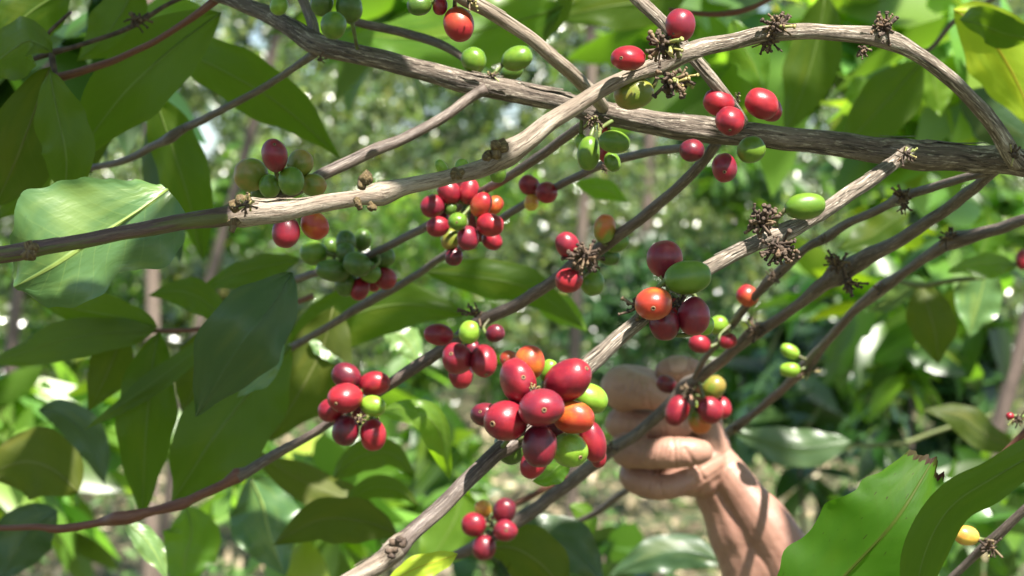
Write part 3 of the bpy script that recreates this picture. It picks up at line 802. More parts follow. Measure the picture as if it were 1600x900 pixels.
leaf_thing("dark bluish glossy leaf hanging beside the long hanging leaves",
   [(456, 426, 1.15), (430, 470, 1.14), (375, 540, 1.13), (306, 650, 1.16)], 126, 'leaf_dark', fold=.16, wave=.03, roll=-12, nu=36, nv=10)
leaf_thing("small pale curled leaf under the dark bluish leaf",
   [(440, 530, 1.25), (425, 560, 1.25), (405, 590, 1.25), (370, 620, 1.25)], 36, 'leaf_pale', roll=30)
leaf_thing("wide olive leaf hanging behind the reddish lower branch",
   [(455, 540, 1.34), (400, 600, 1.34), (330, 690, 1.34), (265, 790, 1.36)], 140, 'leaf', fold=.1, roll=20)
leaf_thing("olive leaf behind the cluster of dark and bright cherries",
   [(520, 480, 1.5), (505, 540, 1.5), (470, 610, 1.5), (420, 690, 1.5)], 110, 'leaf_olive', roll=10)
leaf_thing("dark flat leaf pointing right under the round red cluster",
   [(665, 425, 1.5), (740, 432, 1.5), (830, 452, 1.5), (912, 512, 1.5)], 62, 'leaf', roll=10)
leaf_thing("broad green leaf behind the twig left of the six cherry cluster",
   [(445, 552, 1.55), (530, 500, 1.55), (630, 475, 1.55), (735, 492, 1.55)], 96, 'leaf', roll=0, fold=.06)
leaf_thing("short bright leaf under the two cherries with a dry tuft",
   [(830, 462, 1.6), (860, 475, 1.6), (890, 492, 1.6), (918, 518, 1.6)], 46, 'leaf_lit')
leaf_thing("bright curved leaf arching over beside the seven cherry cluster",
   [(592, 642, 1.32), (640, 640, 1.30), (682, 668, 1.31), (703, 750, 1.36)], 48, 'leaf_lit', fold=.25, roll=-25, nu=36)
leaf_thing("white glinting small leaf above the darkest cherry of the seven cherry cluster",
   [(482, 532, 1.5), (505, 540, 1.5), (530, 555, 1.5), (548, 580, 1.5)], 34, 'leaf_pale', roll=-30)
leaf_thing("ragged glinting pale leaf between two cherry clusters",
   [(590, 512, 1.6), (620, 520, 1.6), (645, 545, 1.6), (650, 575, 1.6)], 52, 'leaf_pale', roll=-25, notch=.6)
leaf_thing("arched leaf under the curved bright leaf",
   [(520, 748, 1.6), (560, 715, 1.6), (610, 708, 1.6), (648, 745, 1.6)], 50, 'leaf', roll=-10)
leaf_thing("lower arched leaf beside the front branch",
   [(540, 785, 1.6), (580, 762, 1.6), (620, 765, 1.6), (655, 790, 1.6)], 36, 'leaf', roll=10)
leaf_thing("dark pointed leaf low beside the bottom of the front branch",
   [(622, 835, 1.5), (570, 815, 1.5), (500, 812, 1.5), (425, 852, 1.5)], 74, 'leaf_olive', roll=15)
leaf_thing("brown green leaf above the dark pointed leaf",
   [(590, 800, 1.65), (530, 775, 1.65), (460, 745, 1.65), (390, 700, 1.65)], 62, 'leaf_olive', roll=25)
leaf_thing("pale mint leaf hanging under the node of the lower reddish branch",
   [(390, 745, 1.8), (410, 785, 1.8), (420, 830, 1.8), (445, 900, 1.8)], 110, 'leaf_pale', roll=-10)
leaf_thing("light green leaf behind the lower half of the front branch",
   [(720, 760, 1.9), (715, 800, 1.9), (690, 850, 1.9), (655, 900, 1.9)], 90, 'leaf_lit', roll=0)
leaf_thing("yellow leaf at the bottom edge next to the front branch",
   [(715, 866, 1.1), (680, 878, 1.1), (640, 892, 1.1), (590, 925, 1.1)], 40, 'leaf_yellow', roll=20)
leaf_thing("dark glossy leaf at the bottom edge left of the wrist",
   [(800, 838, 1.5), (860, 842, 1.5), (905, 865, 1.5), (945, 915, 1.5)], 86, 'leaf_dark', roll=-10, fold=.12)
leaf_thing("olive leaf with pale midrib under the five cherry bunch",
   [(760, 860, 1.42), (800, 855, 1.42), (850, 885, 1.42), (890, 940, 1.42)], 90, 'leaf_olive', roll=10)
leaf_thing("blue green leaf at the bottom edge below the fist",
   [(1130, 880, 2.0), (1080, 862, 2.0), (1020, 868, 2.0), (950, 900, 2.0)], 60, 'leaf_dark', roll=10)
leaf_thing("small green leaf behind the twig below the front cherry cluster",
   [(890, 790, 1.7), (910, 800, 1.7), (918, 820, 1.7), (915, 850, 1.7)], 34, 'leaf_lit')
leaf_thing("bright leaf peeking out beneath the front cherry cluster",
   [(890, 715, 1.1), (870, 730, 1.1), (850, 748, 1.1), (832, 752, 1.1)], 44, 'leaf_lit')
leaf_thing("round olive leaf at the lower left edge",
   [(122, 770, 1.5), (85, 735, 1.5), (35, 722, 1.5), (-30, 745, 1.5)], 112, 'leaf_olive', roll=10, fold=.05)
leaf_thing("sunlit leaf hanging under the lower reddish branch at the left",
   [(195, 815, 1.35), (220, 835, 1.35), (240, 860, 1.35), (262, 905, 1.35)], 40, 'leaf_pale', roll=-15)
leaf_thing("half lit green leaf below the node of the lower reddish branch",
   [(290, 790, 1.7), (300, 830, 1.7), (290, 870, 1.7), (285, 930, 1.7)], 90, 'leaf_lit', roll=15)
leaf_thing("dark bluish leaf lying across the bottom left corner",
   [(90, 800, 1.6), (50, 825, 1.6), (25, 860, 1.6), (0, 910, 1.6)], 90, 'leaf_dark')
leaf_thing("bluish leaf left of the long vertical leaf",
   [(60, 640, 1.8), (100, 650, 1.8), (140, 690, 1.8), (165, 760, 1.8)], 60, 'leaf_dark', roll=20)
leaf_thing("mid green soft leaf at the top edge left of the forked branch",
   [(1085, -30, 1.9), (1020, 0, 1.9), (950, 10, 1.9), (862, 30, 1.9)], 80, 'leaf', roll=5, fold=.03)
leaf_thing("wide backlit leaf along the top edge over the green cherry pair",
   [(880, 10, 1.6), (780, 40, 1.6), (670, 60, 1.6), (540, 55, 1.62)], 116, 'leaf_lit', roll=20, fold=.05)
leaf_thing("slim hanging leaf at the top edge right of the lit slanting branch",
   [(890, -20, 1.6), (880, 10, 1.6), (862, 40, 1.6), (848, 70, 1.6)], 30, 'leaf')
leaf_thing("small bright leaf under the pair of cherries beside a yellow one",
   [(900, 285, 1.7), (925, 292, 1.7), (955, 300, 1.7), (982, 318, 1.7)], 34, 'leaf_lit', roll=10)
leaf_thing("torn half shaded leaf behind the first dry tuft of the arched branch",
   [(1145, 30, 1.5), (1160, 70, 1.5), (1180, 105, 1.5), (1196, 150, 1.5)], 60, 'leaf_lit', notch=.4)
leaf_thing("long dark leaf hanging behind the arched branch",
   [(1290, -10, 1.7), (1275, 70, 1.7), (1255, 140, 1.7), (1225, 215, 1.7)], 84, 'leaf', roll=10)
leaf_thing("dark upright leaf under the top of the arched branch",
   [(1440, 95, 1.7), (1410, 130, 1.7), (1365, 180, 1.7), (1310, 235, 1.7)], 90, 'leaf', roll=15)
leaf_thing("small round bright leaf framed by the arched branch",
   [(1335, 120, 2.0), (1342, 135, 2.0), (1348, 155, 2.0), (1350, 178, 2.0)], 50, 'leaf_lit')
leaf_thing("round yellow green leaf under the bend of the arched branch",
   [(1450, 95, 1.9), (1458, 120, 1.9), (1464, 150, 1.9), (1470, 182, 1.9)], 56, 'leaf_lit')
leaf_thing("large glowing yellow leaf in the upper right corner",
   [(1490, 15, 1.35), (1535, 45, 1.35), (1580, 110, 1.35), (1625, 210, 1.35)], 112, 'leaf_yellow', roll=10, wave=.08)
leaf_thing("green leaf overlapping the glowing yellow leaf",
   [(1500, 30, 1.32), (1540, 40, 1.3), (1580, 55, 1.3), (1640, 60, 1.3)], 54, 'leaf', roll=30)
leaf_thing("dark leaf behind the right edge of the glowing yellow leaf",
   [(1500, 150, 1.8), (1540, 170, 1.8), (1580, 200, 1.8), (1640, 230, 1.8)], 90, 'leaf_dark')
leaf_thing("hanging olive leaf with yellow tip under the thin right twig",
   [(1440, 445, 1.75), (1450, 480, 1.74), (1462, 525, 1.74), (1466, 570, 1.75)], 74, 'leaf_olive', roll=-5, fold=.06)
leaf_thing("grey green leaf with white glint right of the hanging olive leaf",
   [(1545, 415, 1.9), (1535, 450, 1.9), (1525, 490, 1.9), (1515, 528, 1.9)], 74, 'leaf_pale', roll=-15)
leaf_thing("blinding pale leaf left of the hanging olive leaf",
   [(1445, 440, 1.8), (1420, 450, 1.8), (1390, 470, 1.8), (1352, 488, 1.8)], 40, 'leaf_pale', roll=-40)
leaf_thing("yellow green leaf lying along the thin right twig",
   [(1590, 415, 1.7), (1560, 412, 1.7), (1520, 415, 1.7), (1480, 425, 1.7)], 40, 'leaf_lit', roll=35)
leaf_thing("upright bright leaf above the thin right twig",
   [(1530, 400, 2.0), (1540, 375, 2.0), (1545, 350, 2.0), (1540, 318, 2.0)], 56, 'leaf_lit')
leaf_thing("green leaf behind the parallel right branches",
   [(1420, 330, 1.8), (1390, 350, 1.8), (1360, 370, 1.8), (1310, 390, 1.8)], 60, 'leaf', roll=15)
leaf_thing("wide dim leaf right of the wrist",
   [(1330, 690, 2.2), (1260, 700, 2.2), (1200, 690, 2.2), (1140, 670, 2.2)], 62, 'leaf_dark', roll=10)
leaf_thing("olive leaf along the blurred twig on the right",
   [(1590, 700, 1.9), (1540, 680, 1.9), (1500, 650, 1.9), (1440, 640, 1.9)], 50, 'leaf_olive', roll=20)
leaf_thing("large broken leaf with brown ragged top, lit from behind, at the bottom right",
   [(1240, 985, .92), (1322, 898, .915), (1400, 812, .91), (1456, 722, .92)], 196, 'leaf_big', fold=.06, wave=.05,
   wl=[.6, .85, .95, .95, .9, .75, .5, .30], wr=[.6, .85, .95, .98, .92, .78, .62, .40], nu=44, nv=12, notch=.10, seed=8, ragged=.05)
leaf_thing("folded green leaf bending down into the frame from the right edge",
   [(1650, 690, .82), (1560, 742, .825), (1482, 795, .835), (1440, 880, .845), (1425, 1000, .86)], 74, 'leaf_mid', fold=.14, roll=-18, nu=36, nv=9,
   wl=[.6, .75, .85, .9, .7, .0], wr=[.6, .9, 1.0, 1.0, .75, .0])
leaf_thing("narrow upright leaf between the broken leaf and the folded leaf",
   [(1385, 920, 1.0), (1400, 880, 1.0), (1420, 840, 1.0), (1432, 826, 1.0)], 36, 'leaf', roll=20)

# ---------------------------------------------------------------- the person
body.materials.clear()
sm, n, l, b = newmat('skin')
tc = n.new("ShaderNodeTexCoord")
def sno(s, dt=4):
    o = nd(n, "ShaderNodeTexNoise"); o.inputs['Scale'].default_value = s; o.inputs['Detail'].default_value = dt
    l.new(tc.outputs['Object'], o.inputs['Vector']); return o.outputs[0]
c_ = mixc(n, l, ramp(n, l, sno(28), .35, .65), (.36, .195, .14), (.28, .145, .105))
c_ = mixc(n, l, mathn(n, l, 'MULTIPLY', ramp(n, l, sno(130), .5, .7), .35), c_, (.18, .08, .055))
l.new(c_, b.inputs['Base Color']); b.inputs['Roughness'].default_value = .48; b.inputs['Specular IOR Level'].default_value = .45
b.inputs['Subsurface Weight'].default_value = .08; b.inputs['Subsurface Radius'].default_value = (1, .35, .2); b.inputs['Subsurface Scale'].default_value = .006
vo = n.new("ShaderNodeTexVoronoi"); vo.inputs['Scale'].default_value = 900; l.new(tc.outputs['Object'], vo.inputs['Vector'])
bp = n.new("ShaderNodeBump"); bp.inputs['Strength'].default_value = .3; bp.inputs['Distance'].default_value = .0004
l.new(mathn(n, l, 'ADD', vo.outputs['Distance'], sno(260)), bp.inputs['Height']); l.new(bp.outputs[0], b.inputs['Normal'])
person = thing('person', "bare hand and forearm raised from below, thumb and fingers closed round cherries on the branch", 'person', H(1400, 1330, 45))
hand = link('body', body, sm, person)
# thumbnail
nailm = plain('fingernail', (.42, .25, .19), .3, scale=60, bump=.05)
mb = MB(); rows = []
c0 = H(1058, 576, -12)
for i in range(9):
    a = -1 + 2 * i / 8; row = []
    for j in range(9):
        t = -.95 + 1.9 * j / 8
        e = math.sqrt(max(0, 1 - abs(a) ** 3))
        x = -a * px2m(15); ang = t * .75 * e
        r = px2m(22.5 - 1.5 * max(0, -a))
        dirn = Vector((0, -math.cos(ang - .25 + .0), math.sin(ang + .55)))
        dirn = Vector((0, -math.cos(ang + .5), math.sin(ang + .5)))
        row.append(c0 + Vector((x, 0, 0)) + dirn * (r * 1.005))
    rows.append(row)
mb.grid(rows, lambda i, j: (i / 8, j / 8))
link('fingernail', mb.mesh('fingernail'), nailm, hand)

# ---------------------------------------------------------------- branches with their fruit
# 1 the thick stem running across the top
b1, l1 = make_branch('coffee_branch', "thick brown main stem with peeling bark crossing the top from left to right edge",
  [(300, -22, 1.12, 24), (360, 0, 1.11, 24), (430, 28, 1.09, 27), (490, 66, 1.07, 36), (560, 86, 1.06, 33), (650, 108, 1.05, 32), (755, 134, 1.04, 38), (870, 156, 1.03, 34),
   (960, 182, 1.02, 40), (1080, 200, 1.01, 42), (1200, 214, 1.01, 40), (1330, 230, 1.01, 42), (1420, 240, 1.01, 50), (1500, 246, 1.01, 44), (1580, 252, 1.01, 46), (1680, 262, 1.0, 46)],
  M['bark_main'], rough=.085, nr=26, flakes=46, step=.002)
make_husks(b1, 500, 92, 1.06, 22, 8)
make_husks(b1, 1418, 240, .99, 34, 12)
make_husks(b1, 770, 118, 1.02, 24, 10, green=.4)
cherries(b1, l1, [
 (521, 40, 40, 38, 'G', {'dz': -.02}), (546, 12, 44, 38, 'g', {'ang': 100}), (503, 4, 40, 34, 'g', {'ang': 90}), (436, 9, 28, 26, 'L', {'ang': 60}),
 (740, 94, 38, 37, 'G', {'ang': 120}), (808, 91, 46, 36, 'G', {'ang': 20}), (800, 112, 34, 24, 'g', {'ang': 20, 'dz': .02}),
], 1.045)
cherries(b1, l1, [
 (1123, 160, 46, 38, 'r', {'ang': 160}), (1141, 189, 44, 42, 'R', {'ang': -95, 'dz': -.012, 'tip': (1139, 205)}),
 (1190, 162, 50, 44, 'r', {'ang': 150, 'dz': -.008}), (1205, 172, 34, 34, 'R', {'dz': .012}),
 (1081, 235, 36, 34, 'D', {'ang': 190}), (1132, 262, 42, 38, 'P', {'ang': -80, 'tip': (1130, 270)}), (1174, 234, 42, 38, 'G', {'ang': 30}),
], .975)
make_husks(b1, 1152, 158, .985, 26, 9, green=.8, axis=(0, -.3, 1))
make_husks(b1, 1070, 232, 1.0, 18, 8)
# 2 the arched branch in front
b2, l2 = make_branch('coffee_branch', "long arched pale branch bending down at the right and reaching the left edge",
  [(1590, 254, 1.0, 34), (1576, 234, .995, 32), (1545, 186, .985, 27), (1500, 136, .97, 25), (1440, 88, .96, 26), (1385, 62, .95, 34), (1300, 50, .94, 26), (1220, 50, .93, 28), (1150, 63, .93, 27),
   (1075, 82, .92, 32), (1035, 100, .92, 32), (985, 118, .915, 24), (930, 146, .91, 26), (870, 186, .905, 30), (825, 218, .90, 34), (790, 240, .90, 44), (755, 262, .90, 30), (700, 277, .895, 25), (640, 290, .89, 27), (592, 303, .89, 40),
   (560, 308, .885, 26), (480, 322, .88, 30), (420, 331, .88, 40), (378, 334, .88, 50), (350, 338, .875, 32), (280, 348, .87, 27), (180, 366, .865, 25), (80, 385, .86, 25), (40, 392, .86, 29), (-40, 405, .855, 27)],
  M['bark_tan'], rough=.06, nr=26, flakes=22, knobs=[(776, 230, .885, 34), (566, 280, .875, 30), (376, 318, .86, 34), (366, 352, .865, 22), (765, 246, .885, 22), (560, 318, .875, 20), (48, 392, .848, 30), (715, 272, .882, 22), (582, 322, .88, 16)], step=.002)
stem_of(b2).data.materials.append(M['bark_old']); stem_of(b2).data.materials.append(M['bark_purple'])
me = stem_of(b2).data
for p in me.polygons:
    c = p.center; x = 800 + c.x * FPX / c.y
    if x > 1012: p.material_index = 1
    elif x < 362: p.material_index = 2
make_husks(b2, 1040, 72, .90, 62, 34, green=.28)
make_husks(b2, 1048, 122, .90, 62, 36, green=.22, axis=(.2, -.3, -.6))
make_husks(b2, 1214, 40, .925, 52, 32, green=.04, axis=(0, -.2, .3))
make_husks(b2, 1200, 68, .93, 44, 18, green=.04)
make_husks(b2, 1382, 44, .945, 50, 26, green=.02, axis=(0, -.2, .5))
make_husks(b2, 1350, 76, .945, 34, 14, green=.02, axis=(0, 0, -.6))
make_husks(b2, 385, 320, .855, 36, 14, green=.3)
cherries(b2, l2, [
 (1063, 39, 48, 46, 'P', {'ang': 80}), (981, 91, 50, 38, 'r', {'tip': (969, 93)}), (990, 146, 58, 46, 'Y', {'ang': 195, 'dz': .02}),
], .90)
cherries(b2, l2, [
 (447, 363, 46, 40, 'P', {'ang': -100, 'dz': .03}), (492, 352, 44, 38, 'O', {'ang': -50, 'dz': .035}), (478, 338, 34, 30, 'g', {'dz': .045}),
 (722, 262, 26, 22, 'L', {'dz': .05, 'ang': 90}), (690, 262, 26, 16, 'L', {'dz': .05, 'ang': 120}), (778, 272, 26, 24, 'G', {'dz': .05}),
], .885)
make_husks(b2, 1585, 240, .99, 34, 10)
# 3 lateral with the left cluster
b3, l3 = make_branch('coffee_branch', "smooth side branch slanting from the thick stem to green cherries topped by one red",
  [(760, 138, 1.03, 20), (735, 152, 1.03, 17), (700, 178, 1.02, 17), (640, 212, 1.01, 17), (570, 242, 1.0, 21), (505, 272, .99, 20), (460, 298, .985, 18), (425, 312, .985, 14)],
  M['bark_young'], flakes=6)
cherries(b3, l3, [
 (429, 243, 48, 38, 'P', {'ang': 105, 'tip': (431, 226), 'dz': -.015}), (469, 255, 40, 38, 'Y', {'ang': 60}), (392, 273, 50, 48, 'Y', {'ang': 175, 'dz': .005}),
 (421, 291, 34, 32, 'G', {}), (455, 283, 42, 38, 'G', {'dz': -.012}), (490, 289, 38, 34, 'Y', {'ang': -20}), (408, 300, 30, 30, 'g', {'dz': .015}),
], .975)
# 4 dark thin bent twig at the left
b4, l4 = make_branch('coffee_branch', "thin dark twig from the thick stem bending down left over the bright gap",
  [(492, 82, 1.07, 16), (460, 105, 1.10, 12), (420, 132, 1.14, 12), (355, 168, 1.18, 12), (290, 200, 1.22, 14), (270, 212, 1.22, 20), (240, 228, 1.24, 13), (190, 252, 1.27, 12), (130, 264, 1.3, 10), (60, 268, 1.33, 9), (-20, 292, 1.36, 8)],
  M['bark_young'])
# 5 short lateral behind the green pair
b5, l5 = make_branch('coffee_branch', "smooth grey twig running above the thick stem towards the pair of green cherries",
  [(535, 28, 1.12, 13), (580, 40, 1.12, 15), (640, 54, 1.12, 15), (690, 70, 1.11, 15), (730, 96, 1.10, 12), (752, 126, 1.06, 12)], M['bark_young'])
# 6
b6, l6 = make_branch('coffee_branch', "sunlit branch from the top edge to the thick stem, orange cherry hanging near its top",
  [(690, -32, .96, 24), (730, -2, .96, 26), (775, 24, .965, 24), (830, 62, .97, 22), (880, 104, .98, 22), (922, 142, 1.0, 22), (945, 172, 1.02, 20)], M['bark_tan'], rough=.1, flakes=8)
cherries(b6, l6, [(717, 38, 52, 44, 'o', {'ang': -75}), (688, 10, 26, 22, 'R', {'ang': -100}), (655, 8, 36, 30, 'g', {'ang': 190})], .965)
make_husks(b6, 735, 2, .95, 34, 12, green=.5)
# 7
b7, l7 = make_branch('coffee_branch', "pale branch from the top edge passing behind the arched branch to three bright cherries",
  [(960, -40, .97, 22), (990, -8, .97, 22), (1035, 36, .97, 22), (1085, 92, .97, 21), (1130, 146, .975, 21), (1160, 190, .99, 20)], M['bark_old'], rough=.1, flakes=12)
# 8
b8, l8 = make_branch('coffee_branch', "dark twig running through the round red cherry cluster and the dark green cluster",
  [(945, 178, 1.02, 18), (915, 192, 1.04, 16), (860, 232, 1.07, 16), (800, 272, 1.10, 15), (750, 302, 1.13, 15), (700, 334, 1.16, 14), (650, 362, 1.19, 14), (590, 392, 1.22, 13), (540, 412, 1.24, 13), (470, 434, 1.28, 13), (420, 452, 1.32, 9)],
  M['bark_young'])
cherries(b8, l8, [
 (676, 322, 36, 34, 'P', {'ang': 200}), (702, 300, 38, 32, 'R', {'ang': 130}), (733, 299, 38, 30, 'r', {'ang': 80}), (752, 320, 38, 32, 'o', {'ang': 60, 'dz': -.012}),
 (771, 321, 32, 26, 'O', {'ang': 40}), (766, 351, 40, 34, 'r', {'ang': -10, 'dz': -.014}), (684, 354, 34, 30, 'R', {'ang': 190, 'dz': -.01}),
 (715, 346, 28, 26, 'G', {'tip': (714, 348), 'dz': -.018}), (704, 326, 20, 18, 'g', {}), (731, 372, 36, 32, 'P', {'ang': -80, 'dz': -.012}), (704, 374, 32, 28, 'Y', {'ang': -110}),
 (769, 375, 32, 28, 'R', {'ang': -50}), (709, 401, 27, 26, 'D', {'ang': -90, 'stalk': False}), (742, 340, 30, 24, 'P', {'dz': .01}), (688, 338, 30, 26, 'D', {'dz': .012}), (752, 362, 30, 26, 'D', {'dz': .012}),
 (720, 300, 30, 26, 'P', {'dz': .02}),
], 1.13)
cherries(b8, l8, [
 (540, 378, 34, 30, 'g', {'ang': 90}), (566, 374, 32, 26, 'g', {'ang': 80, 'dz': .012}), (516, 386, 28, 28, 'g', {'dz': .012}), (490, 395, 40, 36, 'G', {'ang': 180}), (520, 423, 50, 34, 'g', {'ang': 170, 'dz': -.01}),
 (558, 413, 42, 36, 'g', {'ang': 160, 'dz': -.018}), (578, 425, 34, 30, 'G', {'ang': -40, 'dz': -.008}), (540, 442, 40, 32, 'g', {'ang': -90}),
 (598, 402, 36, 32, 'g', {'ang': 10}), (602, 435, 34, 32, 'R', {'ang': -30}), (562, 451, 36, 28, 'R', {'ang': -110}), (584, 440, 30, 22, 'R', {'dz': .01}), (540, 395, 30, 28, 'g', {'dz': -.006}),
], 1.235)
# green cherries hanging under the crossing
cherries(b1, l1, [
 (920, 240, 50, 34, 'G', {'ang': -95}), (960, 222, 46, 33, 'G', {'ang': -10, 'dz': -.01}), (957, 253, 30, 24, 'G', {'ang': -70, 'stalk': False}),
 (944, 200, 26, 20, 'r', {'dz': .02}), (948, 236, 34, 26, 'R', {'dz': .02}), (908, 222, 24, 18, 'L', {'dz': .02}),
], 1.01)
make_husks(b1, 928, 186, .99, 34, 20, green=.45, axis=(0, -.2, -.6))
make_husks(b1, 945, 262, 1.02, 22, 9)
# 9
b9, l9 = make_branch('coffee_branch', "thin brown twig curving left past a red cherry pair with a yellow one",
  [(1085, 228, 1.02, 14), (1040, 234, 1.06, 14), (995, 241, 1.09, 14), (930, 262, 1.13, 13), (870, 292, 1.17, 13), (800, 330, 1.21, 13), (745, 372, 1.25, 14), (725, 382, 1.25, 18), (690, 402, 1.27, 12), (640, 436, 1.30, 13),
   (575, 472, 1.33, 16), (510, 512, 1.36, 12), (450, 545, 1.40, 13), (415, 556, 1.42, 11)], M['bark_young'])
cherries(b9, l9, [(827, 289, 32, 28, 'R', {'ang': 140}), (854, 301, 32, 30, 'R', {'ang': -30, 'dz': -.01}), (830, 316, 25, 22, 'W', {'ang': -90})], 1.18)
# 10
b10, l10 = make_branch('coffee_branch', "long middle branch with three cherry clusters, falling to the lower left edge",
  [(1120, 222, 1.03, 18), (1100, 252, 1.04, 17), (1060, 292, 1.06, 18), (1000, 342, 1.09, 19), (930, 394, 1.12, 22), (900, 412, 1.125, 24), (875, 432, 1.13, 19), (820, 468, 1.145, 20), (750, 504, 1.16, 22), (700, 540, 1.165, 19),
   (640, 580, 1.17, 20), (600, 606, 1.175, 18), (540, 644, 1.185, 16), (480, 682, 1.19, 14), (420, 714, 1.20, 17), (385, 738, 1.20, 18), (370, 744, 1.20, 26), (350, 756, 1.20, 16), (300, 780, 1.205, 15), (285, 786, 1.205, 20), (240, 798, 1.21, 15), (200, 808, 1.21, 24), (185, 808, 1.21, 24),
   (150, 817, 1.22, 13), (90, 826, 1.22, 15), (60, 824, 1.22, 11), (0, 825, 1.23, 10), (-40, 826, 1.23, 9)], M['bark_young'], flakes=8)
me = stem_of(b10).data; me.materials.append(M['bark_red'])
for p in me.polygons:
    c = p.center; x = 800 + c.x * FPX / c.y
    if x < 372: p.material_index = 1
make_husks(b10, 915, 402, 1.10, 56, 40, green=.0)
make_husks(b10, 740, 490, 1.15, 36, 16, green=.05, axis=(0, 0, .6))
make_husks(b10, 560, 656, 1.165, 34, 14, green=.4)
make_husks(b10, 582, 655, 1.165, 24, 10, green=.7)
cherries(b10, l10, [
 (887, 384, 42, 34, 'P', {'ang': 120}), (889, 438, 40, 38, 'r', {'ang': 190}), (945, 357, 42, 32, 'M', {'ang': 80}), (925, 441, 40, 34, 'G', {'ang': -70, 'dz': .03}),
 (964, 380, 36, 26, 'G', {'ang': 20, 'dz': .04}), (950, 400, 36, 26, 'g', {'ang': -20, 'dz': .05}),
], 1.105)
cherries(b10, l10, [
 (685, 523, 43, 33, 'R', {'ang': 175}), (734, 519, 34, 31, 'L', {'ang': 70, 'dz': -.02}), (774, 521, 28, 26, 'D', {'ang': 10}), (714, 560, 46, 44, 'P', {'ang': 80, 'dz': -.01, 'tip': (705, 552)}),
 (756, 564, 50, 40, 'R', {'ang': -75, 'dz': -.012, 'tip': (760, 586)}), (720, 585, 42, 36, 'R', {'ang': -90, 'dz': .014}), (738, 548, 30, 26, 'D', {'dz': .01}),
], 1.145)
cherries(b10, l10, [
 (541, 588, 44, 38, 'D', {'ang': 150}), (585, 600, 46, 36, 'r', {'ang': 10}), (539, 622, 50, 44, 'r', {'tip': (526, 630), 'dz': -.016}), (517, 641, 38, 36, 'R', {'ang': 200}),
 (583, 634, 38, 30, 'L', {'ang': -10, 'dz': -.012}), (540, 673, 44, 40, 'D', {'ang': -100, 'dz': -.006}), (583, 680, 46, 38, 'r', {'ang': -85, 'dz': -.006}), (560, 640, 30, 26, 'D', {'dz': .012}),
], 1.165)
# 11 the front branch
b11, l11 = make_branch('coffee_branch', "nearest branch with dry striped bark running to the bottom edge through the largest cherry cluster",
  [(1420, 236, 1.0, 26), (1392, 258, .99, 24), (1330, 300, .97, 25), (1270, 340, .955, 24), (1215, 368, .945, 32), (1180, 380, .94, 26), (1125, 408, .92, 25), (1080, 436, .91, 26), (1040, 468, .90, 32), (1010, 492, .89, 25), (960, 534, .875, 26), (900, 590, .855, 30),
   (850, 645, .84, 38), (800, 692, .83, 34), (770, 712, .825, 27), (720, 760, .815, 27), (675, 806, .81, 28), (640, 838, .805, 28), (618, 858, .80, 38), (596, 878, .80, 33), (560, 898, .795, 28), (500, 935, .79, 26)],
  M['bark_old'], rough=.07, nr=30, flakes=34, knobs=[(622, 848, .79, 26), (612, 862, .785, 20), (521, 912, .78, 14)], step=.002)
me = stem_of(b11).data; me.materials.append(M['bark_young']); me.materials.append(M['bark_tan'])
for p in me.polygons:
    c = p.center; x = 800 + c.x * FPX / c.y
    if x < 628: p.material_index = 2
    elif x < 845: p.material_index = 1
make_husks(b11, 1192, 346, .93, 58, 34, green=.0, axis=(-.1, -.1, .5))
make_husks(b11, 1218, 388, .93, 58, 38, green=.0, axis=(.2, -.2, -.5))
make_husks(b11, 1000, 482, .885, 52, 16, green=.0, axis=(-.7, 0, .2))
make_husks(b11, 1058, 476, .885, 40, 14, green=.1, axis=(.5, -.2, .1))
make_husks(b11, 1040, 444, .89, 26, 8, green=.9, axis=(0, 0, 1))
cherries(b11, l11, [
 (1039, 405, 54, 52, 'P', {'ang': 100, 'dz': .008}), (1075, 433, 68, 49, 'G', {'ang': 8, 'dz': -.006}), (1021, 474, 54, 50, 'O', {'tip': (1019, 482), 'dz': -.018}),
 (1039, 507, 47, 45, 'D', {'ang': -90, 'dz': -.006}), (1084, 496, 52, 48, 'P', {'ang': 85, 'dz': -.004, 'point': .16}), (1056, 484, 34, 30, 'R', {'dz': .012}), (1102, 508, 30, 28, 'L', {'dz': .02}),
], .885)
cherries(b11, l11, [(1258, 322, 60, 40, 'G', {'ang': 8})], .94)
cherries(b11, l11, [
 (887, 595, 78, 60, 'R', {'tip': (917, 574), 'dz': -.006, 'ang': 20}), (846, 637, 66, 55, 'P', {'tip': (850, 639), 'ang': 12, 'dz': -.020}), (809, 596, 68, 50, 'R', {'tip': (818, 588), 'ang': 108, 'dz': -.008}),
 (827, 566, 50, 44, 'O', {'ang': 80, 'dz': .004}), (790, 657, 62, 58, 'R', {'tip': (769, 661), 'dz': -.012}), (760, 648, 46, 34, 'D', {'tip': (750, 642), 'dz': .004}),
 (896, 652, 62, 48, 'O', {'ang': -10, 'dz': -.006}), (843, 697, 62, 50, 'D', {'ang': -90, 'dz': -.014}), (836, 720, 56, 38, 'R', {'ang': -120, 'dz': .002}),
 (890, 703, 54, 52, 'L', {'tip': (907, 714), 'dz': .000}), (926, 690, 62, 38, 'R', {'ang': -75, 'dz': .008}), (934, 712, 36, 26, 'R', {'ang': -80, 'dz': .016}),
 (922, 622, 54, 44, 'L', {'ang': -30, 'dz': .018}), (857, 579, 34, 26, 'L', {'ang': 70, 'dz': .012}), (796, 700, 50, 42, 'g', {'ang': -60, 'dz': .018}),
 (795, 562, 28, 24, 'O', {'ang': 120, 'dz': .012, 'tip': (788, 562)}), (868, 622, 46, 40, 'D', {'dz': .012}), (815, 628, 40, 36, 'D', {'dz': .01}), (862, 668, 44, 40, 'D', {'dz': .012}),
], .815)
make_husks(b11, 832, 608, .80, 26, 10, green=.8)
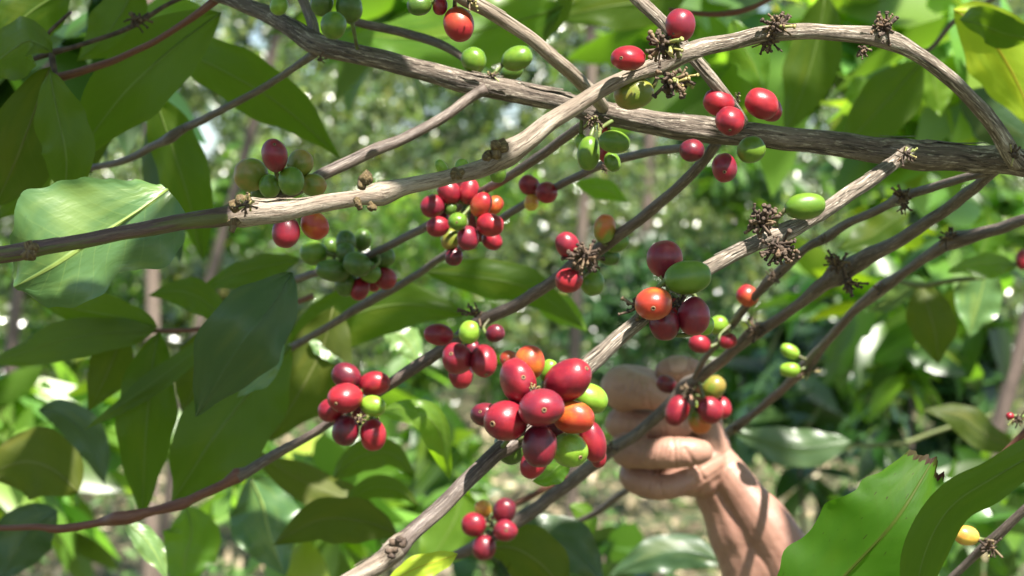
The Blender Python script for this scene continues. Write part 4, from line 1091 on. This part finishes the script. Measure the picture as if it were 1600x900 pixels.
# 12
b12, l12 = make_branch('coffee_branch', "upper one of the thin parallel right branches, ending at small cherries above the hand",
  [(1545, 268, 1.03, 14), (1500, 280, 1.05, 14), (1430, 300, 1.09, 15), (1408, 308, 1.10, 24), (1385, 322, 1.12, 15), (1330, 346, 1.15, 14), (1290, 372, 1.18, 18), (1260, 388, 1.19, 14), (1212, 430, 1.22, 20), (1180, 462, 1.24, 14), (1140, 512, 1.27, 14), (1105, 556, 1.30, 11), (1085, 590, 1.32, 8)],
  M['bark_young'], flakes=6)
make_husks(b12, 1410, 306, 1.085, 38, 18, green=.05); make_husks(b12, 1412, 322, 1.09, 30, 12, green=.05, axis=(0, 0, -.7)); make_husks(b12, 1286, 374, 1.17, 22, 9, green=.1)
make_husks(b12, 1208, 432, 1.21, 28, 14, green=.05)
cherries(b12, l12, [(1168, 462, 33, 32, 'o', {'ang': 130, 'dz': -.01}), (1093, 537, 33, 27, 'R', {'ang': 160}), (1138, 533, 26, 22, 'R', {'ang': 10}), (1122, 508, 30, 26, 'L', {'ang': 20, 'dz': .01})], 1.255)
# 13
b13, l13 = make_branch('coffee_branch', "grey branch the hand picks from, crossing the fingers down to a five cherry bunch",
  [(1560, 262, 1.03, 20), (1535, 282, 1.05, 19), (1480, 326, 1.09, 20), (1410, 372, 1.13, 22), (1340, 410, 1.17, 30), (1310, 428, 1.18, 40), (1285, 446, 1.19, 24), (1240, 482, 1.22, 18), (1200, 508, 1.25, 19), (1182, 518, 1.26, 26), (1150, 544, 1.28, 18), (1100, 586, 1.32, 20),
   (1070, 606, 1.34, 28), (1050, 628, 1.345, 20), (1000, 674, 1.355, 18), (965, 698, 1.36, 19), (940, 714, 1.36, 24), (900, 748, 1.365, 22), (850, 784, 1.37, 22), (805, 816, 1.37, 24), (770, 838, 1.37, 20), (730, 860, 1.38, 20), (700, 872, 1.39, 12)],
  M['bark_young'], rough=.08, flakes=10)
make_husks(b13, 1312, 412, 1.165, 46, 20, green=.0, axis=(-.2, -.2, .1)); make_husks(b13, 1326, 440, 1.17, 42, 16, green=.0, axis=(.3, 0, -.6))
make_husks(b13, 1182, 516, 1.25, 38, 22, green=.08); make_husks(b13, 1078, 612, 1.325, 34, 20, green=.1); make_husks(b13, 1090, 640, 1.33, 26, 10, green=.4)
make_husks(b13, 952, 700, 1.35, 28, 10, green=.0)
cherries(b13, l13, [
 (1058, 642, 46, 34, 'R', {'ang': -110, 'dz': -.008}), (1041, 600, 30, 26, 'D', {'ang': 150, 'dz': .012}), (1115, 606, 38, 34, 'Y', {'ang': 50}),
 (1110, 641, 40, 36, 'R', {'ang': -60, 'dz': -.012}), (1129, 637, 32, 26, 'R', {'dz': .004}), (1094, 656, 42, 36, 'M', {'ang': -80}),
], 1.335)
cherries(b13, l13, [
 (740, 820, 36, 35, 'R', {'ang': 180}), (755, 795, 27, 25, 'W', {'ang': 120, 'dz': .01}), (788, 798, 38, 34, 'D', {'ang': 70}), (790, 829, 35, 33, 'P', {'ang': -20, 'dz': -.008, 'tip': (791, 827)}),
 (756, 856, 37, 35, 'D', {'ang': -90}),
], 1.355)
# 14
b14, l14 = make_branch('coffee_branch', "lowest of the parallel right branches, passing behind the wrist to the bottom centre",
  [(1660, 322, 1.12, 18), (1610, 340, 1.14, 18), (1550, 360, 1.17, 19), (1492, 376, 1.20, 30), (1470, 386, 1.21, 22), (1420, 420, 1.25, 16), (1375, 452, 1.28, 22), (1330, 490, 1.32, 15), (1290, 536, 1.36, 15), (1258, 575, 1.39, 22), (1225, 606, 1.42, 15), (1180, 644, 1.46, 13), (1148, 668, 1.49, 18),
   (1090, 705, 1.54, 11), (985, 762, 1.60, 10), (945, 792, 1.63, 12), (910, 812, 1.65, 9), (860, 832, 1.68, 7)], M['bark_young'])
make_husks(b14, 1482, 370, 1.19, 36, 20, green=.1); make_husks(b14, 1374, 452, 1.27, 24, 8, green=.1); make_husks(b14, 1262, 582, 1.38, 30, 10, green=.3); make_husks(b14, 1148, 668, 1.48, 22, 8, green=.3)
cherries(b14, l14, [(1234, 549, 30, 20, 'L', {'ang': 150}), (1234, 578, 30, 22, 'L', {'ang': 180})], 1.38)
# 15 lower right twigs
b15, l15 = make_branch('coffee_branch', "twig in the lower right corner with a single orange cherry beside a dry husk tuft",
  [(1650, 752, 1.05, 16), (1600, 798, 1.06, 15), (1550, 845, 1.07, 18), (1510, 880, 1.08, 14), (1460, 930, 1.09, 14)], M['bark_young'])
make_husks(b15, 1548, 856, 1.06, 40, 22, green=.05)
cherries(b15, l15, [(1510, 837, 39, 28, 'W', {'ang': 165})], 1.06)
b16, l16 = make_branch('coffee_branch', "brown twig descending from the right edge behind the folded green leaf",
  [(1650, 620, 1.15, 14), (1600, 678, 1.16, 13), (1540, 740, 1.17, 13), (1480, 810, 1.18, 13), (1440, 870, 1.19, 14), (1400, 930, 1.2, 13)], M['bark_red'])
make_husks(b16, 1592, 654, 1.14, 30, 12, green=.3); make_husks(b16, 1462, 856, 1.17, 30, 12, green=.1)
cherries(b16, l16, [(1578, 650, 12, 11, 'r', {'ang': 180})], 1.14)
# 16 thin twigs and the leafy ones
b17, l17 = make_branch('coffee_branch', "thin twig from the right edge carrying leaves and a dim red cherry",
  [(1650, 395, 1.7, 7), (1590, 412, 1.7, 7), (1540, 432, 1.71, 8), (1490, 438, 1.72, 8), (1440, 446, 1.73, 10), (1405, 440, 1.74, 7)], M['twig_green'], nr=10)
cherries(b17, l17, [(1598, 406, 30, 20, 'R', {'ang': -90})], 1.69)
b18, l18 = make_branch('coffee_branch', "short dry brown twig stub at the top right of the single cherry",
  [(1210, -6, 1.3, 8), (1180, 10, 1.3, 9), (1140, 20, 1.3, 11), (1100, 22, 1.3, 9), (1045, 14, 1.3, 5)], M['bark_red'], nr=10)
b19, l19 = make_branch('coffee_branch', "thin grey twig in the upper right corner above the arched branch",
  [(1580, -20, 1.5, 9), (1530, 12, 1.5, 8), (1490, 34, 1.5, 9), (1450, 78, 1.5, 7), (1410, 70, 1.5, 5)], M['bark_young'], nr=10)
b20, l20 = make_branch('coffee_branch', "reddish brown twig slanting down left from the top edge over the big leaves",
  [(350, -10, 1.12, 16), (322, 12, 1.12, 14), (270, 48, 1.13, 11), (210, 80, 1.14, 11), (150, 105, 1.15, 13), (84, 122, 1.16, 16), (74, 122, 1.16, 10)], M['bark_red'], nr=12)
b21, l21 = make_branch('coffee_branch', "dark forked twig at the top left with a dry tuft",
  [(330, -20, 1.16, 9), (265, 5, 1.17, 8), (215, 36, 1.17, 9), (170, 56, 1.17, 8), (110, 75, 1.17, 8), (80, 82, 1.17, 12), (40, 96, 1.17, 7), (-20, 112, 1.17, 7)], M['husk'], nr=10)
tw = MB(); tube(tw, [(P(80, 80, 1.17), .0011), (P(72, 58, 1.17), .001), (P(98, 30, 1.17), .0009), (P(112, 18, 1.17), .0008)], step=.003, nr=7); link('side_twig', tw.mesh('side_twig'), M['husk'], b21)
tw = MB(); tube(tw, [(P(80, 82, 1.17), .0016), (P(84, 110, 1.165), .0018), (P(86, 125, 1.16), .0015)], step=.003, nr=7); link('side_twig', tw.mesh('side_twig'), M['husk'], b21)
make_husks(b21, 212, 30, 1.165, 34, 16, green=.0)
b22, l22 = make_branch('coffee_branch', "upright brown side shoot at the top edge meeting the thick stem beside dark green cherries",
  [(462, -30, 1.08, 17), (475, 5, 1.08, 17), (488, 40, 1.075, 19), (492, 72, 1.07, 22)], M['bark_young'])
b23, l23 = make_branch('coffee_branch', "blurred thin twig right of the wrist running level to the right",
  [(1130, 666, 2.5, 6), (1180, 684, 2.5, 8), (1240, 694, 2.5, 7), (1330, 696, 2.5, 7), (1410, 692, 2.5, 8), (1470, 672, 2.5, 7), (1550, 648, 2.5, 6)], M['twig_green'], nr=10)
b24, l24 = make_branch('coffee_branch', "leafy twig at the left with five long leaves hanging from it",
  [(490, 462, 1.42, 10), (440, 480, 1.42, 8), (385, 492, 1.42, 9), (330, 512, 1.42, 8), (250, 517, 1.42, 8), (215, 514, 1.42, 6), (150, 512, 1.42, 5)], M['bark_red'], nr=12)
for mid, W, mt, roll in (
  ([(244, 516, 1.41), (195, 518, 1.41), (110, 528, 1.41), (-30, 572, 1.42)], 62, 'leaf', 25),
  ([(246, 512, 1.42), (200, 498, 1.42), (130, 485, 1.42), (48, 466, 1.43)], 60, 'leaf', -20),
  ([(196, 514, 1.43), (185, 540, 1.43), (165, 590, 1.43), (138, 642, 1.43)], 66, 'leaf_olive', 0),
  ([(248, 518, 1.40), (238, 570, 1.40), (228, 680, 1.40), (222, 812, 1.41)], 92, 'leaf', -10),
  ([(350, 512, 1.39), (290, 560, 1.39), (215, 615, 1.39), (132, 672, 1.39)], 36, 'leaf', 20),
  ([(330, 505, 1.44), (325, 550, 1.44), (305, 600, 1.44), (285, 650, 1.44)], 90, 'leaf_olive', 15),
  ([(352, 505, 1.44), (320, 470, 1.44), (280, 455, 1.44), (232, 462, 1.44)], 52, 'leaf', 10)):
    make_leaf('leaf', mid, W, M[mt], b24, roll=roll)
b25, l25 = make_branch('coffee_branch', "thin brown twig running beside the picked branch under the front cherry cluster",
  [(885, 742, 1.50, 9), (850, 764, 1.5, 12), (800, 790, 1.5, 9), (760, 815, 1.5, 8)], M['bark_red'], nr=10)

# ---------------------------------------------------------------- unseen foliage added overhead and behind the camera to shade the scene
def on_ray(c, p, r):
    v = c - p; t = v.dot(SUN)
    return t > 0 and (v - SUN * t).length < r
LIT = [P(*p) for p in [
 (60, 300, .89), (130, 290, .89), (190, 300, .89), (80, 440, .89),
 (960, 130, .91), (900, 165, .9), (840, 210, .9), (1075, 80, .92), (1130, 65, .93), (1280, 48, .94), (1340, 55, .95), (1450, 95, .96), (560, 240, 1.0), (600, 225, 1.0), (540, 258, 1.0),
 (410, 320, .87), (430, 322, .87), (745, 120, 1.04), (700, 110, 1.05), (1000, 180, 1.02), (1060, 190, 1.01), (1360, 285, .98), (1300, 320, .96), (1190, 372, .94), (1130, 405, .92), (1100, 425, .91), (970, 525, .87),
 (840, 60, .97), (800, 40, .97), (1010, 15, .97), (1110, 120, .97), (1400, 255, .99), (600, 870, .79), (570, 890, .79), (680, 800, .81),
 (590, 290, .88), (1123, 150, .97), (1190, 155, .97), (1141, 185, .97), (981, 85, .9), (1063, 30, .9),
 (539, 615, 1.15), (583, 675, 1.16), (585, 595, 1.17), (766, 345, 1.12), (733, 295, 1.12), (889, 430, 1.1), (740, 815, 1.35), (756, 555, 1.14), (714, 550, 1.14),
 (640, 645, 1.3), (680, 670, 1.3), (1105, 705, 1.39), (1050, 697, 1.38), (1180, 740, 1.38), (1200, 790, 1.38), (1225, 840, 1.38), (1150, 720, 1.38), (700, 880, 1.1),
 (887, 580, .8), (820, 560, .8), (920, 610, .83), (905, 705, .8), (1258, 315, .94), (1168, 455, 1.24), (1510, 830, 1.06),
 (1400, 720, .91), (1440, 725, .91), (1340, 832, .91), (1290, 845, .91), (1580, 60, 1.35), (1600, 110, 1.35), (1160, 60, 1.5), (1470, 150, 1.9),
 (1480, 290, 1.06), (1600, 340, 1.14), (1560, 355, 1.16), (1093, 530, 1.25), (1234, 549, 1.38), (1500, 500, 1.9), (1400, 460, 1.8), (430, 800, 1.8), (500, 540, 1.5), (620, 530, 1.6), (695, 820, 1.9), (230, 840, 1.35)]]
SHADE = [P(*p) for p in [(90, 385, .86), (250, 352, .87), (200, 360, .87), (80, 200, 1.2), (200, 150, 1.2), (60, 60, 1.15), (300, 90, 1.25), (430, 150, 1.3), (500, 210, 1.3),
 (380, 560, 1.14), (230, 650, 1.4), (300, 700, 1.34), (960, 610, 1.4), (1000, 650, 1.39), (1000, 710, 1.39), (1020, 750, 1.39), (1100, 800, 1.4), (1130, 860, 1.4), (1060, 580, 1.39), (1220, 215, 1.0), (1150, 205, 1.0), (1300, 240, 1.0), (1450, 245, 1.0),
 (560, 92, 1.05), (850, 150, 1.0), (1040, 505, .88), (843, 700, .8), (846, 640, .79), (790, 660, .8), (540, 673, 1.16), (560, 410, 1.22), (520, 425, 1.22), (700, 550, 1.16), (1240, 480, 1.2), (1400, 375, 1.13), (1380, 785, .91), (1340, 790, .91), (1420, 775, .91), (1380, 880, .91), (1420, 860, .91), (1330, 890, .91), (1500, 790, .87), (420, 280, .97), (1040, 400, .88)]]
rs = np.random.RandomState(21)
SL, SW = .092, .040
def inview(c, m0=.07):
    if c.y < .05: return False
    px, py = 800 + c.x * FPX / c.y, 450 - (c.z - 1.5) * FPX / c.y
    m = m0 * FPX / c.y
    return -m < px < 1600 + m and -m < py < 900 + m
def covers(c, dv, p, mg=.006):
    v = c - p; t = v.dot(SUN)
    if t < 0: return False
    v = v - SUN * t; la = dv.cross(SUN)
    return (v.dot(dv) / (SL * .52 + mg)) ** 2 + (v.dot(la) / (SW * .5 + mg)) ** 2 < 1
cen = []; dirs = []; ups = []  # unseen leaves placed on sun rays to shape the dappled shade
def try_leaf(c, dv, target=None):
    dv = (dv - SUN * dv.dot(SUN)).normalized()
    if inview(c) or (c - CAM).length < .2: return False
    if any(covers(c, dv, q) for q in LIT): return False
    if target is not None and not covers(c, dv, target, -.004): return False
    cen.append(tuple(c - dv * SL * .2)); dirs.append(tuple(dv + SUN * rs.uniform(-.25, .25))); ups.append(tuple(SUN + Vector(rs.normal(size=3) * .2)))
    return True
for s_ in SHADE:
    got = 0
    for k in range(250):
        dv = Vector(rs.normal(size=3)); 
        if try_leaf(s_ + SUN * rs.uniform(.14, .6) + Vector(rs.normal(size=3) * .014), dv, s_): got += 1
        if got >= 2: break
for k in range(800):
    p = P(rs.uniform(-150, 1750), rs.uniform(-60, 960), rs.uniform(.72, 1.75))
    try_leaf(p + SUN * rs.uniform(.16, .9), Vector(rs.normal(size=3)))
me = leaf_cloud(np.array(cen), SL, tint_fn(.7, 1.3, 0), seed=4, aspect=SW / SL, frame=(np.array(dirs), np.array(ups)))
tag(link('foliage', me, M['bulk']), kind='stuff'); print('dapple leaves', len(cen))
keep = []  # unseen leaf cover added overhead to dim the sky light on the branches
rs2 = np.random.RandomState(33)
while len(keep) < 2600:
    c = Vector((rs2.uniform(-2.6, 2.6), rs2.uniform(-2.2, 3.2), rs2.uniform(2.35, 3.6)))
    if noise.noise((c.x * 1.6, c.y * 1.6, c.z * .8 + 4)) < .02 or any(on_ray(c, q, .075) for q in LIT): continue
    keep.append(tuple(c))
while len(keep) < 9000:  # unseen leaf ring added round the camera to block bright horizon reflections
    a_ = rs2.uniform(.62 * math.pi, 2.38 * math.pi); rad = rs2.uniform(2.6, 4.2)
    c = Vector((math.cos(a_ + math.pi / 2 * 0) * rad, math.sin(a_) * rad, rs2.uniform(.1, 3.4)))
    if c.y > -.3 and abs(c.x) < 1.6 + .3 * c.y: continue
    if noise.noise(c * .9) < -.08: continue
    keep.append(tuple(c))
shade = leaf_cloud(np.array(keep), .095, tint_fn(.7, 1.3, 0), down=.25, seed=4, aspect=.46)
tag(link('foliage', shade, M['bulk']), kind='stuff')
print('shade leaves', len(keep))
